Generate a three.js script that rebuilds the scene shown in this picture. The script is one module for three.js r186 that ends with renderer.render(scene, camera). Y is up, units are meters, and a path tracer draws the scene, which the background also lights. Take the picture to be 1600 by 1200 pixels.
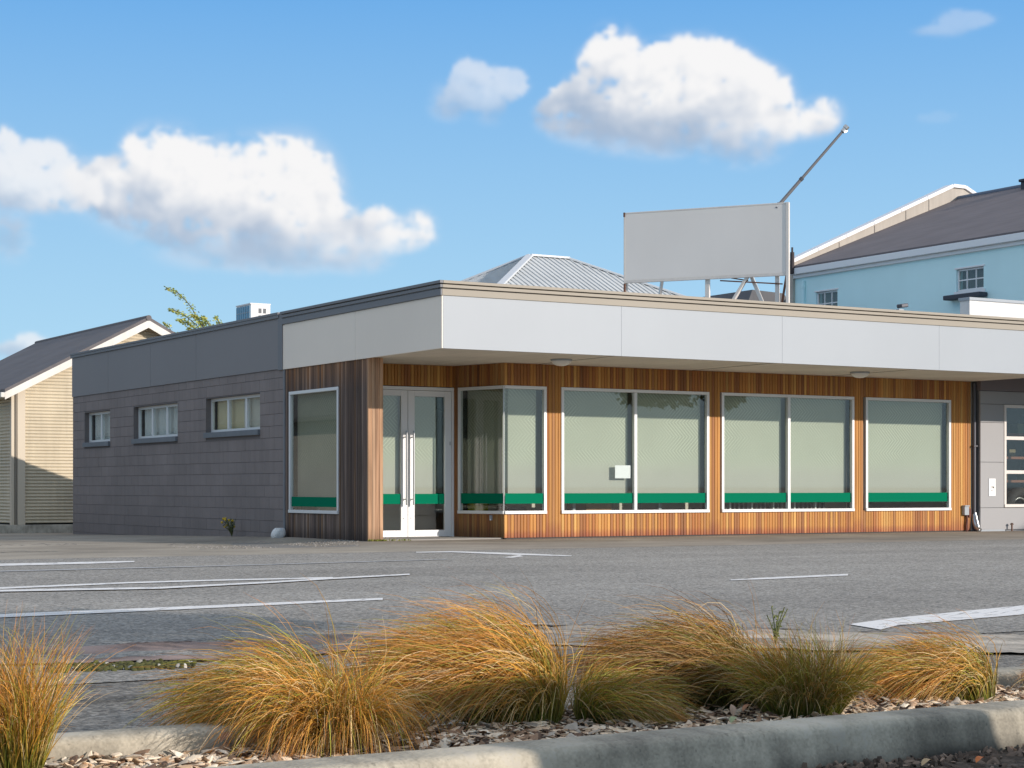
import * as THREE from 'three';
import { mergeGeometries } from 'three/addons/utils/BufferGeometryUtils.js';
import { RoundedBoxGeometry } from 'three/addons/geometries/RoundedBoxGeometry.js';

// ---------------------------------------------------------------- seeded random, noise
function rng(seed) { let s = seed >>> 0; return () => { s = (s + 0x6d2b79f5) >>> 0; let t = Math.imul(s ^ (s >>> 15), 1 | s); t = (t + Math.imul(t ^ (t >>> 7), 61 | t)) ^ t; return ((t ^ (t >>> 14)) >>> 0) / 4294967296; }; }
const { clamp, lerp } = THREE.MathUtils;
const smooth = (a, b, x) => { const t = clamp((x - a) / (b - a), 0, 1); return t * t * (3 - 2 * t); };
const PERM = (() => { const r = rng(77), p = new Float32Array(4096); for (let i = 0; i < 4096; i++) p[i] = r(); return p; })();
const hash2 = (x, y) => PERM[((x * 73856093) ^ (y * 19349663)) & 4095];
function vnoise(x, y, px = 0, py = 0) {           // value noise, periodic when px, py are given
  const ix = Math.floor(x), iy = Math.floor(y), fx = x - ix, fy = y - iy, u = fx * fx * (3 - 2 * fx), v = fy * fy * (3 - 2 * fy);
  const m = (a, p) => (p ? ((a % p) + p) % p : a);
  const x0 = m(ix, px), x1 = m(ix + 1, px), y0 = m(iy, py), y1 = m(iy + 1, py);
  return lerp(lerp(hash2(x0, y0), hash2(x1, y0), u), lerp(hash2(x0, y1), hash2(x1, y1), u), v);
}
function fbm(x, y, oct, px = 0, py = 0) { let s = 0, a = 0.5, n = 0; for (let i = 0; i < oct; i++) { s += a * vnoise(x + i * 17 * (px ? 0 : 1), y, px, py); n += a; a *= 0.5; x *= 2; y *= 2; px *= 2; py *= 2; } return s / n; }

// ---------------------------------------------------------------- camera
const scene = new THREE.Scene();
const camera = new THREE.PerspectiveCamera(2 * Math.atan(600 / 2885) * 180 / Math.PI, 4 / 3, 0.1, 6000);
camera.position.set(0, 0.8025, 0);
camera.setViewOffset(1600, 1200, 0, -162, 1600, 1200);   // shift lens: verticals stay vertical

// the street grid: local x runs along the shop front, z towards the street, origin at the shop's timber corner
const TH = 0.5403, OX = -2.149, OZ = -27.578, CT = Math.cos(TH), ST = Math.sin(TH);
const L2W = (x, y, z) => new THREE.Vector3(OX + x * CT + z * ST, y, OZ - x * ST + z * CT);

// ---------------------------------------------------------------- sky and sun
const SUN = new THREE.Vector3(0.51 * CT + ST, 0.324, -0.51 * ST + CT).normalize();
const sun = new THREE.DirectionalLight(new THREE.Color(1, 0.9, 0.82), 4.3);
sun.position.copy(SUN).multiplyScalar(80).add(new THREE.Vector3(0, 0, -20));
sun.target.position.set(0, 0, -20);
sun.castShadow = true; sun.shadow.mapSize.set(4096, 4096);
Object.assign(sun.shadow.camera, { left: -50, right: 50, top: 30, bottom: -30, near: 1, far: 250 });
scene.add(sun, sun.target);

const CLOUDS = [   // heaps of puffs: [azimuth, elevation, half width, half height] in degrees
  { base: 6.3, top: 10.9, a: 1, p: [[-10.56, 9.67, 1.35, 1.23], [-11.14, 9.65, 0.89, 1.09], [-9.45, 9.45, 1.19, 1.03], [-8.19, 9.49, 1.39, 1.19], [-6.82, 9.61, 1.35, 1.23], [-6.13, 8.85, 0.99, 1.19], [-6.33, 8.08, 1.59, 1.09], [-8.28, 8.33, 2.18, 1.29], [-10.6, 8.47, 2.18, 0.99], [-11.94, 8.9, 1.39, 0.83], [-12.7, 9.35, 0.99, 0.6], [-5.15, 7.61, 1.19, 0.79], [-4.76, 7.13, 0.99, 0.56], [-4.16, 8.11, 0.64, 0.6], [-3.77, 7.62, 0.99, 0.6], [-2.88, 7.92, 0.6, 0.64], [-8.87, 7.36, 2.18, 0.75], [-6.92, 7.1, 1.79, 0.56]] },
  { base: 6.6, top: 11.2, a: 0.8, p: [[-15.13, 9.54, 1.19, 0.79], [-14.11, 9.67, 0.95, 0.71], [-15.41, 10.17, 0.44, 0.56], [-14.39, 8.82, 1.39, 0.68], [-15.22, 7.47, 0.68, 0.75], [-13.26, 8.86, 0.99, 0.6], [-16.4, 9, 1.2, 0.9]] },
  { base: 9.4, top: 14.0, a: 1, p: [[3.13, 13.24, 0.83, 0.83], [2.68, 12.72, 0.71, 0.75], [3.97, 12.71, 0.99, 0.83], [5.15, 12.97, 0.89, 0.79], [6.13, 12.89, 0.99, 0.83], [6.92, 12.46, 0.99, 0.79], [7.8, 12.06, 0.83, 0.71], [3.97, 11.95, 1.79, 0.99], [5.74, 11.73, 2.18, 1.19], [7.5, 11.22, 1.39, 0.95], [1.99, 11.97, 0.71, 0.6], [1.59, 11.4, 0.89, 0.7], [3.17, 11.01, 1.59, 0.71], [5.15, 10.69, 2.18, 0.64], [7.11, 10.27, 1.19, 0.52], [8.77, 10.99, 0.99, 0.48], [9.54, 11.25, 0.64, 0.56]] },
  { base: 10.8, top: 13.2, a: 0.5, p: [[-1.29, 12.64, 0.52, 0.52], [-0.89, 12.26, 0.89, 0.64], [-1.59, 11.97, 0.89, 0.56], [0.0, 12.32, 0.6, 0.48], [-0.7, 11.69, 0.64, 0.56], [-1.99, 11.59, 0.6, 0.4]] },
  { base: 13, top: 14.3, a: 0.2, p: [[13.45, 13.72, 0.64, 0.44], [13.92, 13.8, 0.83, 0.24], [12.79, 13.57, 0.6, 0.16]] },
  { base: 10.6, top: 11.4, a: 0.07, p: [[12.98, 11.05, 0.71, 0.2]] },
  { base: 3.6, top: 4.8, a: 0.6, p: [[-14.57, 4.26, 0.68, 0.4], [-15.13, 4.1, 0.79, 0.28], [-13.92, 4.12, 0.4, 0.2]] },
];
{ // the same kind of fair-weather heaps goes on all round the horizon
  const r = rng(5);
  for (let az = 24; az < 336; az += 11 + r() * 9) {
    const el = 6 + r() * 16, n = 9 + Math.floor(r() * 8), w = 3 + r() * 3.5, p = [];
    for (let i = 0; i < n; i++) { const t = (r() - 0.5) * 2; p.push([t * w, el + r() * 2.4 * (1 - t * t), 0.9 + r() * 1.3, 0.6 + r() * 0.6]); }
    p.forEach((q) => { q[0] += az > 180 ? az - 360 : az; });
    CLOUDS.push({ base: el - 0.8, top: el + 3.4, a: 0.75 + r() * 0.25, p });
  }
}
{
  const W = 4096, H = 2048, data = new Float32Array(W * H * 4), D = Math.PI / 180;
  const box = CLOUDS.map((c) => ({ x0: Math.min(...c.p.map((q) => q[0] - q[2] * 1.7)), x1: Math.max(...c.p.map((q) => q[0] + q[2] * 1.7)), y0: Math.min(...c.p.map((q) => q[1] - q[3] * 1.9)), y1: Math.max(...c.p.map((q) => q[1] + q[3] * 1.7)) }));
  const billow = (x, y) => { let v = 0, a = 0.5; for (let i = 0; i < 5; i++) { v += a * Math.abs(2 * vnoise(x + i * 13, y) - 1); x *= 2.1; y *= 2.1; a *= 0.5; } return 1 - v * 1.25; };
  let hz = 0;
  const dens = (c, az, el) => {
    let m = 0;
    for (const q of c.p) { const dx = (az - q[0]) / q[2], dy = (el - q[1]) / q[3], d = dx * dx + dy * dy; if (d < 2.6) { const k = 1 - d / 2.6; m += k * k * k; } }
    m = 1 - Math.exp(-m * 2.1);
    const wx = az + 0.5 * (fbm(az * 1.4 + 5, el * 1.4, 3) - 0.5), wy = el + 0.5 * (fbm(az * 1.4, el * 1.4 + 31, 3) - 0.5);
    const n = fbm(wx * 1.3 + 40, wy * 1.6 + 9, 3) * 0.3 + billow(wx * 1.7 + 7, wy * 2.1 + 3) * 0.42 + fbm(wx * 4.5 + 3, wy * 5, 5) * 0.28;
    hz = m;
    return m * 1.36 - 0.58 + (n - 0.5) * (0.9 + 1.5 * smooth(0.1, 0.5, (el - c.base) / (c.top - c.base))) * (0.3 + 0.8 * m);
  };
  const ZEN = [0.095, 0.26, 0.58], TOP = [0.158, 0.422, 0.815], LOW = [0.42, 0.69, 0.9];
  const HOR = [0.56, 0.76, 0.9];
  for (let row = 0; row < H; row++) {
    const el = (row + 0.5) / H * 180 - 90;
    const base = [0, 1, 2].map((c) => el < 0 ? 0.3 : el < 4 ? lerp(HOR[c], LOW[c], el / 4) : el < 15 ? lerp(LOW[c], TOP[c], Math.pow((el - 4) / 11, 1.1)) : lerp(TOP[c], ZEN[c], smooth(15, 85, el) * 0.6 + 0.4 * (el - 15) / 75));
    for (let col = 0; col < W; col++) {
      const phi = ((col + 0.5) / W - 0.5) * 2 * Math.PI, dx = Math.cos(phi) * Math.cos(el * D), dz = Math.sin(phi) * Math.cos(el * D), dy = Math.sin(el * D);
      const o = (row * W + col) * 4;
      let [R, G, B] = base;
      if (el > 0) {
        const cosS = dx * SUN.x + dy * SUN.y + dz * SUN.z, glow = Math.pow(Math.max(0, cosS), 6) * 0.18 + Math.pow(Math.max(0, cosS), 40) * 0.5;
        R += glow; G += glow * 0.93; B += glow * 0.8;
        const az = Math.atan2(dx, -dz) / D;
        if (el > 16) {   // unseen broken cloud sheet overhead, placed to whiten the shade, the same all round
          const px = dx / (dy + 0.12) * 2.1, pz = dz / (dy + 0.12) * 2.1, n = 0.6 * fbm(px + 50, pz + 50, 5) + 0.4 * fbm(px * 3 + 9, pz * 3 + 70, 3);
          const a = smooth(0.4, 0.62, n + 0.06) * smooth(16, 30, el) * 0.95, w = lerp(0.92, 0.7, smooth(0.5, 0.75, n));
          R = lerp(R, w * 1.04, a); G = lerp(G, w, a); B = lerp(B, w * 0.95, a);
        }
        for (let k = 0; k < CLOUDS.length; k++) {
          const b = box[k]; if (az < b.x0 || az > b.x1 || el < b.y0 || el > b.y1) continue;
          const c = CLOUDS[k], d = dens(c, az, el);
          { const h = smooth(0.02, 0.75, hz) * smooth(0.3, 0.62, fbm(az * 1.1 + 11, el * 1.9 + 5, 5) * 0.75 + fbm(az * 5 + 1, el * 7, 3) * 0.25) * 0.42 * c.a; R = lerp(R, 0.66, h); G = lerp(G, 0.74, h); B = lerp(B, 0.86, h); }   // thin vapour round the heap
          if (d <= -0.05) continue;
          const t = clamp((el - c.base) / (c.top - c.base), 0, 1);
          const a = smooth(-0.02, lerp(1.15, 0.3 + 0.3 * vnoise(az * 0.9 + 2, el * 0.9), smooth(0.08, 0.6, t)), d) * c.a * lerp(0.62, 1, smooth(0, 0.4, t));
          const d2 = dens(c, az + 0.28, el + 0.34), relief = clamp((d - d2) * 0.24, -0.2, 0.2);
          const side = ((az - b.x0) / (b.x1 - b.x0) - 0.5) * 0.55;
          const lit = clamp(0.02 + 0.98 * smooth(0.14, 0.72, t + side + (fbm(az * 0.9 + 3, el * 1.1, 3) - 0.5) * 0.55) + relief * smooth(0.1, 0.5, t), 0, 1);
          const cr = lerp(0.4, 0.93, lit), cg = lerp(0.5, 0.925, lit), cb = lerp(0.65, 0.93, lit);
          R = lerp(R, cr, a); G = lerp(G, cg, a); B = lerp(B, cb, a);
        }
      }
      data[o] = R; data[o + 1] = G; data[o + 2] = B; data[o + 3] = 1;
    }
  }
  const sky = new THREE.DataTexture(data, W, H, THREE.RGBAFormat, THREE.FloatType);
  sky.mapping = THREE.EquirectangularReflectionMapping; sky.magFilter = THREE.LinearFilter; sky.minFilter = THREE.LinearFilter; sky.needsUpdate = true;
  scene.background = sky; scene.environment = sky;
}

const renderer = new THREE.WebGLRenderer({ antialias: true });
renderer.setSize(1024, 768);
renderer.toneMapping = THREE.LinearToneMapping;
renderer.toneMappingExposure = 1;
renderer.shadowMap.enabled = true;

// ---------------------------------------------------------------- helpers
const used = new Map();
function numbered(name) { const n = used.get(name) ?? 0; used.set(name, n + 1); return n ? `${name}_${String(n).padStart(3, '0')}` : name; }
function tag(o, label, category, group, kind) { Object.assign(o.userData, { label }); if (category) o.userData.category = category; if (group) o.userData.group = group; if (kind) o.userData.kind = kind; return o; }
// a thing standing on the street grid; its children use coordinates from its own base
function thing(name, label, category, [x, y, z], turn = 0, group) {
  const o = new THREE.Group(); o.name = numbered(name); o.position.copy(L2W(x, y, z)); o.rotation.y = TH + turn;
  scene.add(o); return tag(o, label, category, group);
}
function part(name, geo, mat, parent) {
  const g = Array.isArray(geo) ? join(geo) : geo, m = new THREE.Mesh(g, mat);
  m.name = name; m.castShadow = m.receiveShadow = true; parent.add(m); return m;
}
function structure(name, geo, mat) { const m = part(name, geo, mat, scene); m.position.copy(L2W(0, 0, 0)); m.rotation.y = TH; m.userData.kind = 'structure'; return m; }
function join(list) {
  const names = ['position', 'normal', 'uv'].concat(list.every((g) => g.attributes.color) ? ['color'] : []);
  return mergeGeometries(list.map((g) => { const n = g.index ? g.toNonIndexed() : g; for (const k of Object.keys(n.attributes)) if (!names.includes(k)) n.deleteAttribute(k); return n; }));
}
function boxUV(g, ou = 0, ov = 0) {   // uv in metres from the dominant normal
  const p = g.attributes.position, n = g.attributes.normal, uv = new Float32Array(p.count * 2);
  for (let i = 0; i < p.count; i++) {
    const ax = Math.abs(n.getX(i)), ay = Math.abs(n.getY(i)), az = Math.abs(n.getZ(i));
    if (ay > ax && ay > az) { uv[2 * i] = p.getX(i) + ou; uv[2 * i + 1] = p.getZ(i) + ov; }
    else if (ax > az) { uv[2 * i] = p.getZ(i) + ou; uv[2 * i + 1] = p.getY(i) + ov; }
    else { uv[2 * i] = p.getX(i) + ou; uv[2 * i + 1] = p.getY(i) + ov; }
  }
  g.setAttribute('uv', new THREE.BufferAttribute(uv, 2)); return g;
}
const bx = (x0, x1, y0, y1, z0, z1) => boxUV(new THREE.BoxGeometry(x1 - x0, y1 - y0, z1 - z0).translate((x0 + x1) / 2, (y0 + y1) / 2, (z0 + z1) / 2));
function rbx(x0, x1, y0, y1, z0, z1, r = 0.006, seg = 1) {
  return boxUV(new RoundedBoxGeometry(x1 - x0, y1 - y0, z1 - z0, seg, Math.min(r, (x1 - x0) * 0.45, (y1 - y0) * 0.45, (z1 - z0) * 0.45)).translate((x0 + x1) / 2, (y0 + y1) / 2, (z0 + z1) / 2));
}
function bar(a, b, w, d = w) {        // square bar from a to b
  const A = new THREE.Vector3(...a), B = new THREE.Vector3(...b), dir = B.clone().sub(A), len = dir.length(); dir.normalize();
  const up = Math.abs(dir.y) > 0.95 ? new THREE.Vector3(1, 0, 0) : new THREE.Vector3(0, 1, 0), sx = new THREE.Vector3().crossVectors(up, dir).normalize(), sy = new THREE.Vector3().crossVectors(dir, sx);
  const g = boxUV(new RoundedBoxGeometry(w, d, len, 1, Math.min(w, d) * 0.12));
  return g.applyMatrix4(new THREE.Matrix4().makeBasis(sx, sy, dir).setPosition(A.add(B).multiplyScalar(0.5)));
}
function rod(a, b, r0, r1 = r0, seg = 10) {
  const A = new THREE.Vector3(...a), B = new THREE.Vector3(...b), dir = B.clone().sub(A), len = dir.length();
  const g = new THREE.CylinderGeometry(r1, r0, len, seg, 1);
  return g.applyQuaternion(new THREE.Quaternion().setFromUnitVectors(new THREE.Vector3(0, 1, 0), dir.normalize())).translate((a[0] + b[0]) / 2, (a[1] + b[1]) / 2, (a[2] + b[2]) / 2);
}
const tube = (pts, r, n = 16, seg = 8) => new THREE.TubeGeometry(new THREE.CatmullRomCurve3(pts.map((p) => new THREE.Vector3(...p))), n, r, seg);
function poly(faces) {                 // flat faces given as lists of corners (counter-clockwise seen from outside)
  const pos = [], uv = [];
  for (const f of faces) for (let i = 1; i < f.length - 1; i++) for (const q of [f[0], f[i], f[i + 1]]) { pos.push(...q); uv.push(0, 0); }
  const g = new THREE.BufferGeometry();
  g.setAttribute('position', new THREE.Float32BufferAttribute(pos, 3)); g.setAttribute('uv', new THREE.Float32BufferAttribute(uv, 2)); g.computeVertexNormals(); return boxUV(g);
}
function prism(profile, z0, z1) {      // an x-y outline with depth along z
  const g = new THREE.ExtrudeGeometry(new THREE.Shape(profile.map((p) => new THREE.Vector2(...p))), { depth: z1 - z0, bevelEnabled: false });
  return boxUV(g.translate(0, 0, z0));
}
function paint(g, fn) { const p = g.attributes.position, c = new Float32Array(p.count * 3); for (let i = 0; i < p.count; i++) { const q = fn(p.getX(i), p.getY(i), p.getZ(i)); c[3 * i] = q[0]; c[3 * i + 1] = q[1]; c[3 * i + 2] = q[2]; } g.setAttribute('color', new THREE.BufferAttribute(c, 3)); return g; }
const lin = (r, g, b) => new THREE.Color().setRGB(r, g, b);

// ---------------------------------------------------------------- textures
function tex(w, h, fn, { srgb = false, size = [1, 1] } = {}) {     // fn(u, v) -> [r, g, b] 0..1 linear or sRGB as written; size: metres per repeat
  const d = new Uint8Array(w * h * 4);
  for (let y = 0; y < h; y++) for (let x = 0; x < w; x++) { const c = fn(x / w, y / h), o = (y * w + x) * 4; d[o] = clamp(c[0], 0, 1) * 255; d[o + 1] = clamp(c[1], 0, 1) * 255; d[o + 2] = clamp(c[2], 0, 1) * 255; d[o + 3] = 255; }
  const t = new THREE.DataTexture(d, w, h); t.colorSpace = srgb ? THREE.SRGBColorSpace : THREE.NoColorSpace; t.wrapS = t.wrapT = THREE.RepeatWrapping; t.magFilter = THREE.LinearFilter; t.minFilter = THREE.LinearMipmapLinearFilter; t.generateMipmaps = true;
  t.repeat.set(1 / size[0], 1 / size[1]); t.needsUpdate = true; return t;
}
const grey = (f) => (u, v) => { const k = f(u, v); return [k, k, k]; };
const R0 = rng(11);
// stone chips of a chip-seal road: light and dark grains
function chipField(n, res, seed) {
  const r = rng(seed), a = new Float32Array(res * res).fill(0.5), hgt = new Float32Array(res * res);
  for (let i = 0; i < n; i++) {
    const cx = r() * res, cy = r() * res, rad = (0.8 + r() * r() * 1.7) * res / 330, tone = 0.15 + r() * 0.6 + (r() < 0.1 ? 0.3 : 0), k = Math.ceil(rad);
    for (let y = -k; y <= k; y++) for (let x = -k; x <= k; x++) { const d = (x * x + y * y) / (rad * rad); if (d < 1) { const o = ((Math.floor(cy + y) + res) % res) * res + ((Math.floor(cx + x) + res) % res); a[o] = tone; hgt[o] = 0.4 + 0.6 * (1 - d) * (0.6 + 0.4 * tone); } }
  }
  return { a, hgt, res };
}
const chips = chipField(60000, 1024, 3);
const at = (f, k) => (u, v) => f[k][Math.floor(v * f.res) * f.res + Math.floor(u * f.res)];
const chipTone = at(chips, 'a'), chipHgt = at(chips, 'hgt');
const T = {
  road: tex(1024, 1024, (u, v) => { const spk = vnoise(u * 110, v * 110, 110, 110) - 0.5, k = 0.16 + 0.2 * spk + 0.98 * chipTone(u, v) + 0.12 * (fbm(u * 8, v * 8, 4, 8, 8) - 0.5); return [k, k * 0.995, k * 0.975]; }, { size: [2.6, 2.6] }),
  roadBump: tex(1024, 1024, grey(chipHgt), { srgb: false, size: [2.6, 2.6] }),
  path: tex(1024, 1024, (u, v) => { const n = fbm(u * 6, v * 6, 5, 6, 6) - 0.5, g = fbm(u * 200, v * 200, 2, 200, 200) - 0.5, k = 0.8 + n * 0.3 + g * 0.22 + (chipTone(u, v) - 0.5) * 0.16; return [k, k * 0.985, k * 0.96]; }, { size: [3, 3] }),
  concrete: tex(1024, 1024, (u, v) => { const n = fbm(u * 5, v * 5, 6, 5, 5) - 0.5, s = fbm(u * 18, v * 3, 4, 18, 3) - 0.5, g = fbm(u * 160, v * 160, 2, 160, 160) - 0.5; let k = 0.76 + n * 1.0 + s * 0.55 + g * 0.3; const pit = vnoise(u * 90, v * 90, 90, 90); if (pit > 0.93) k -= 0.18; return [k, k * 0.99, k * 0.95]; }, { size: [1.1, 1.1] }),
  concreteBump: tex(512, 512, grey((u, v) => fbm(u * 30, v * 30, 5, 30, 30)), { srgb: false, size: [0.7, 0.7] }),
  grain: tex(512, 1024, (u, v) => { const w = fbm(u * 6 + 0.6 * fbm(u * 3, v * 2, 2, 3, 2), v * 2, 3, 0, 2); const s = fbm(u * 90, v * 3, 3, 90, 3), s2 = fbm(u * 26, v * 2, 3, 26, 2); const k = 0.78 + (s - 0.5) * 0.42 + (s2 - 0.5) * 0.4 + (w - 0.5) * 0.2; return [k, k * 0.97, k * 0.92]; }, { size: [0.5, 2.3] }),
  weather: tex(512, 1024, (u, v) => { const s = fbm(u * 70, v * 2, 4, 70, 2), s2 = fbm(u * 16, v * 3, 4, 16, 3), m = fbm(u * 7, v * 5, 4, 7, 5); const k = 0.72 + (s - 0.5) * 0.6 + (s2 - 0.5) * 0.75 + (m - 0.5) * 0.35; return [k, k * 0.97, k * 0.94]; }, { size: [0.9, 3.1] }),
  paint: tex(1024, 1024, (u, v) => { const n = fbm(u * 5, v * 5, 5, 5, 5) - 0.5, s = fbm(u * 40, v * 2, 4, 40, 2) - 0.5, g = fbm(u * 220, v * 220, 2, 220, 220) - 0.5; const k = 0.86 + n * 0.2 + s * 0.13 + g * 0.08; return [k, k, k]; }, { size: [3.3, 3.3] }),
  clean: tex(512, 512, (u, v) => { const n = fbm(u * 4, v * 4, 4, 4, 4) - 0.5, st = fbm(u * 14, v * 2, 3, 14, 2) - 0.5; const k = 0.95 + n * 0.07 + st * 0.03; return [k, k, k]; }, { size: [4.1, 4.1] }),
  wornPaint: tex(1024, 1024, (u, v) => { const n = fbm(u * 40, v * 40, 4, 40, 40), c = chipTone(u, v), w = smooth(0.64, 0.74, n + (0.5 - c) * 0.14); const k = lerp(0.95 + 0.05 * (c - 0.5), 0.42, w * 0.85); return [k, k, k]; }, { size: [2.6, 2.6] }),
  blockBump: tex(512, 512, grey((u, v) => fbm(u * 60, v * 60, 4, 60, 60)), { srgb: false, size: [0.6, 0.6] }),
  soil: tex(512, 512, (u, v) => { const n = fbm(u * 24, v * 24, 5, 24, 24), k = 0.25 + n * 0.9; return [k, k * 0.86, k * 0.74]; }, { size: [0.6, 0.6] }),
  bark: tex(256, 256, (u, v) => { const s = fbm(u * 4, v * 40, 4, 4, 40), k = 0.55 + s * 0.6; return [k, k * 0.96, k * 0.9]; }),
  roofing: tex(512, 512, (u, v) => { const s = fbm(u * 40, v * 4, 4, 40, 4) - 0.5, n = fbm(u * 5, v * 5, 4, 5, 5) - 0.5; const k = 0.85 + s * 0.2 + n * 0.25; return [k, k, k]; }, { size: [4, 4] }),
};
const std = (o) => new THREE.MeshStandardMaterial({ roughness: 0.8, ...o });
const M = {
  ground: std({ color: lin(0.26, 0.25, 0.23), map: T.path, vertexColors: true, roughness: 0.95 }),
  road: new THREE.MeshPhysicalMaterial({ specularIntensity: 0.3, color: lin(0.5, 0.472, 0.43), map: T.road, bumpMap: T.roadBump, bumpScale: 0.003, vertexColors: true, roughness: 0.88 }),
  path: new THREE.MeshPhysicalMaterial({ specularIntensity: 0.3, color: lin(0.47, 0.435, 0.39), map: T.path, bumpMap: T.concreteBump, bumpScale: 0.002, vertexColors: true, roughness: 0.92 }),
  line: new THREE.MeshPhysicalMaterial({ specularIntensity: 0.2, color: lin(0.84, 0.82, 0.78), map: T.wornPaint, bumpMap: T.roadBump, bumpScale: 0.002, roughness: 0.7 }),
  faintLine: std({ color: lin(0.62, 0.62, 0.61), map: T.road, roughness: 0.85 }),
  concrete: std({ color: lin(0.5, 0.465, 0.395), map: T.concrete, bumpMap: T.concreteBump, bumpScale: 0.003, roughness: 0.9 }),
  kerb: std({ color: lin(0.58, 0.535, 0.45), map: T.concrete, bumpMap: T.concreteBump, bumpScale: 0.003, vertexColors: true, roughness: 0.9 }),
  gutter: std({ color: lin(0.5, 0.46, 0.42), map: T.concrete, bumpMap: T.concreteBump, bumpScale: 0.004, vertexColors: true, roughness: 0.9 }),
  block: std({ color: lin(0.25, 0.215, 0.2), map: T.paint, bumpMap: T.blockBump, bumpScale: 0.0015, vertexColors: true, roughness: 0.75 }),
  panel: std({ color: lin(0.235, 0.222, 0.22), map: T.clean, roughness: 0.6 }),
  mortar: std({ color: lin(0.17, 0.147, 0.138), roughness: 0.9 }),
  sill: std({ color: lin(0.17, 0.185, 0.2), map: T.paint, roughness: 0.6 }),
  white: std({ color: lin(0.358, 0.39, 0.412), map: T.clean, roughness: 0.5 }),
  fasciaLeft: std({ color: lin(0.88, 0.78, 0.66), map: T.clean, roughness: 0.55 }),
  cap: std({ color: lin(0.345, 0.305, 0.24), map: T.clean, roughness: 0.6 }),
  capGrey: std({ color: lin(0.19, 0.195, 0.205), map: T.clean, roughness: 0.6 }),
  capDark: std({ color: lin(0.06, 0.055, 0.05), roughness: 0.8 }),
  soffit: std({ color: lin(0.8, 0.73, 0.62), map: T.paint, roughness: 0.8 }),
  aluminium: std({ color: lin(0.72, 0.72, 0.7), roughness: 0.42, metalness: 0.15 }),
  whiteDoor: std({ color: lin(0.8, 0.79, 0.77), roughness: 0.4 }),
  steel: std({ color: lin(0.55, 0.55, 0.54), roughness: 0.35, metalness: 0.9 }),
  darkMetal: std({ color: lin(0.1, 0.1, 0.11), roughness: 0.5, metalness: 0.5 }),
  board: std({ map: T.grain, vertexColors: true, roughness: 0.62 }),
  weathered: std({ map: T.weather, vertexColors: true, roughness: 0.88 }),
  dark: std({ color: lin(0.02, 0.018, 0.016), roughness: 0.95 }),
  glass: new THREE.MeshPhysicalMaterial({ color: lin(0.92, 0.94, 0.92), transmission: 1, thickness: 0, roughness: 0, ior: 1.5 }),
  green: new THREE.MeshPhysicalMaterial({ color: lin(0.0, 0.165, 0.085), roughness: 0.7, specularIntensity: 0.08 }),
  paper: std({ color: lin(0.85, 0.86, 0.88), roughness: 0.7 }),
  cream: std({ color: lin(0.8, 0.69, 0.45), roughness: 0.8 }),
  innerWall: std({ color: lin(0.75, 0.7, 0.62), roughness: 0.9 }),
  carpet: std({ color: lin(0.3, 0.28, 0.25), roughness: 1 }),
  roofGrey: std({ color: lin(0.3, 0.31, 0.32), roughness: 0.6 }),
};

// ---------------------------------------------------------------- ground
function gh(x, z) {   // the drive beside the shop falls away to the rear and to the left
  const near = -0.0175 * clamp(-z - 2.8, 0, 22), far = Math.min(near, -0.09 * smooth(2.2, 0.2, z));
  return x < 0 ? lerp(near, far, smooth(0, 1.2, -x)) : near;
}
function sheet(xs, zs, lift, tint, inside) {   // a draped sheet
  const pos = [], uv = [], col = [], idx = [], nx = xs.length;
  for (const z of zs) for (const x of xs) { pos.push(x, gh(x, z) + lift, z); uv.push(x, z); col.push(...tint(x, z)); }
  for (let j = 0; j < zs.length - 1; j++) for (let i = 0; i < nx - 1; i++) {
    if (inside && !inside((xs[i] + xs[i + 1]) / 2, (zs[j] + zs[j + 1]) / 2)) continue;
    const a = j * nx + i; idx.push(a, a + nx, a + 1, a + 1, a + nx, a + nx + 1);
  }
  const g = new THREE.BufferGeometry(); g.setAttribute('position', new THREE.Float32BufferAttribute(pos, 3)); g.setAttribute('uv', new THREE.Float32BufferAttribute(uv, 2)); g.setAttribute('color', new THREE.Float32BufferAttribute(col, 3)); g.setIndex(idx); g.computeVertexNormals(); return g;
}
const range = (a, b, s) => { const o = []; for (let x = a; x < b - 1e-6; x += s) o.push(x); o.push(b); return o; };
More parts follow.
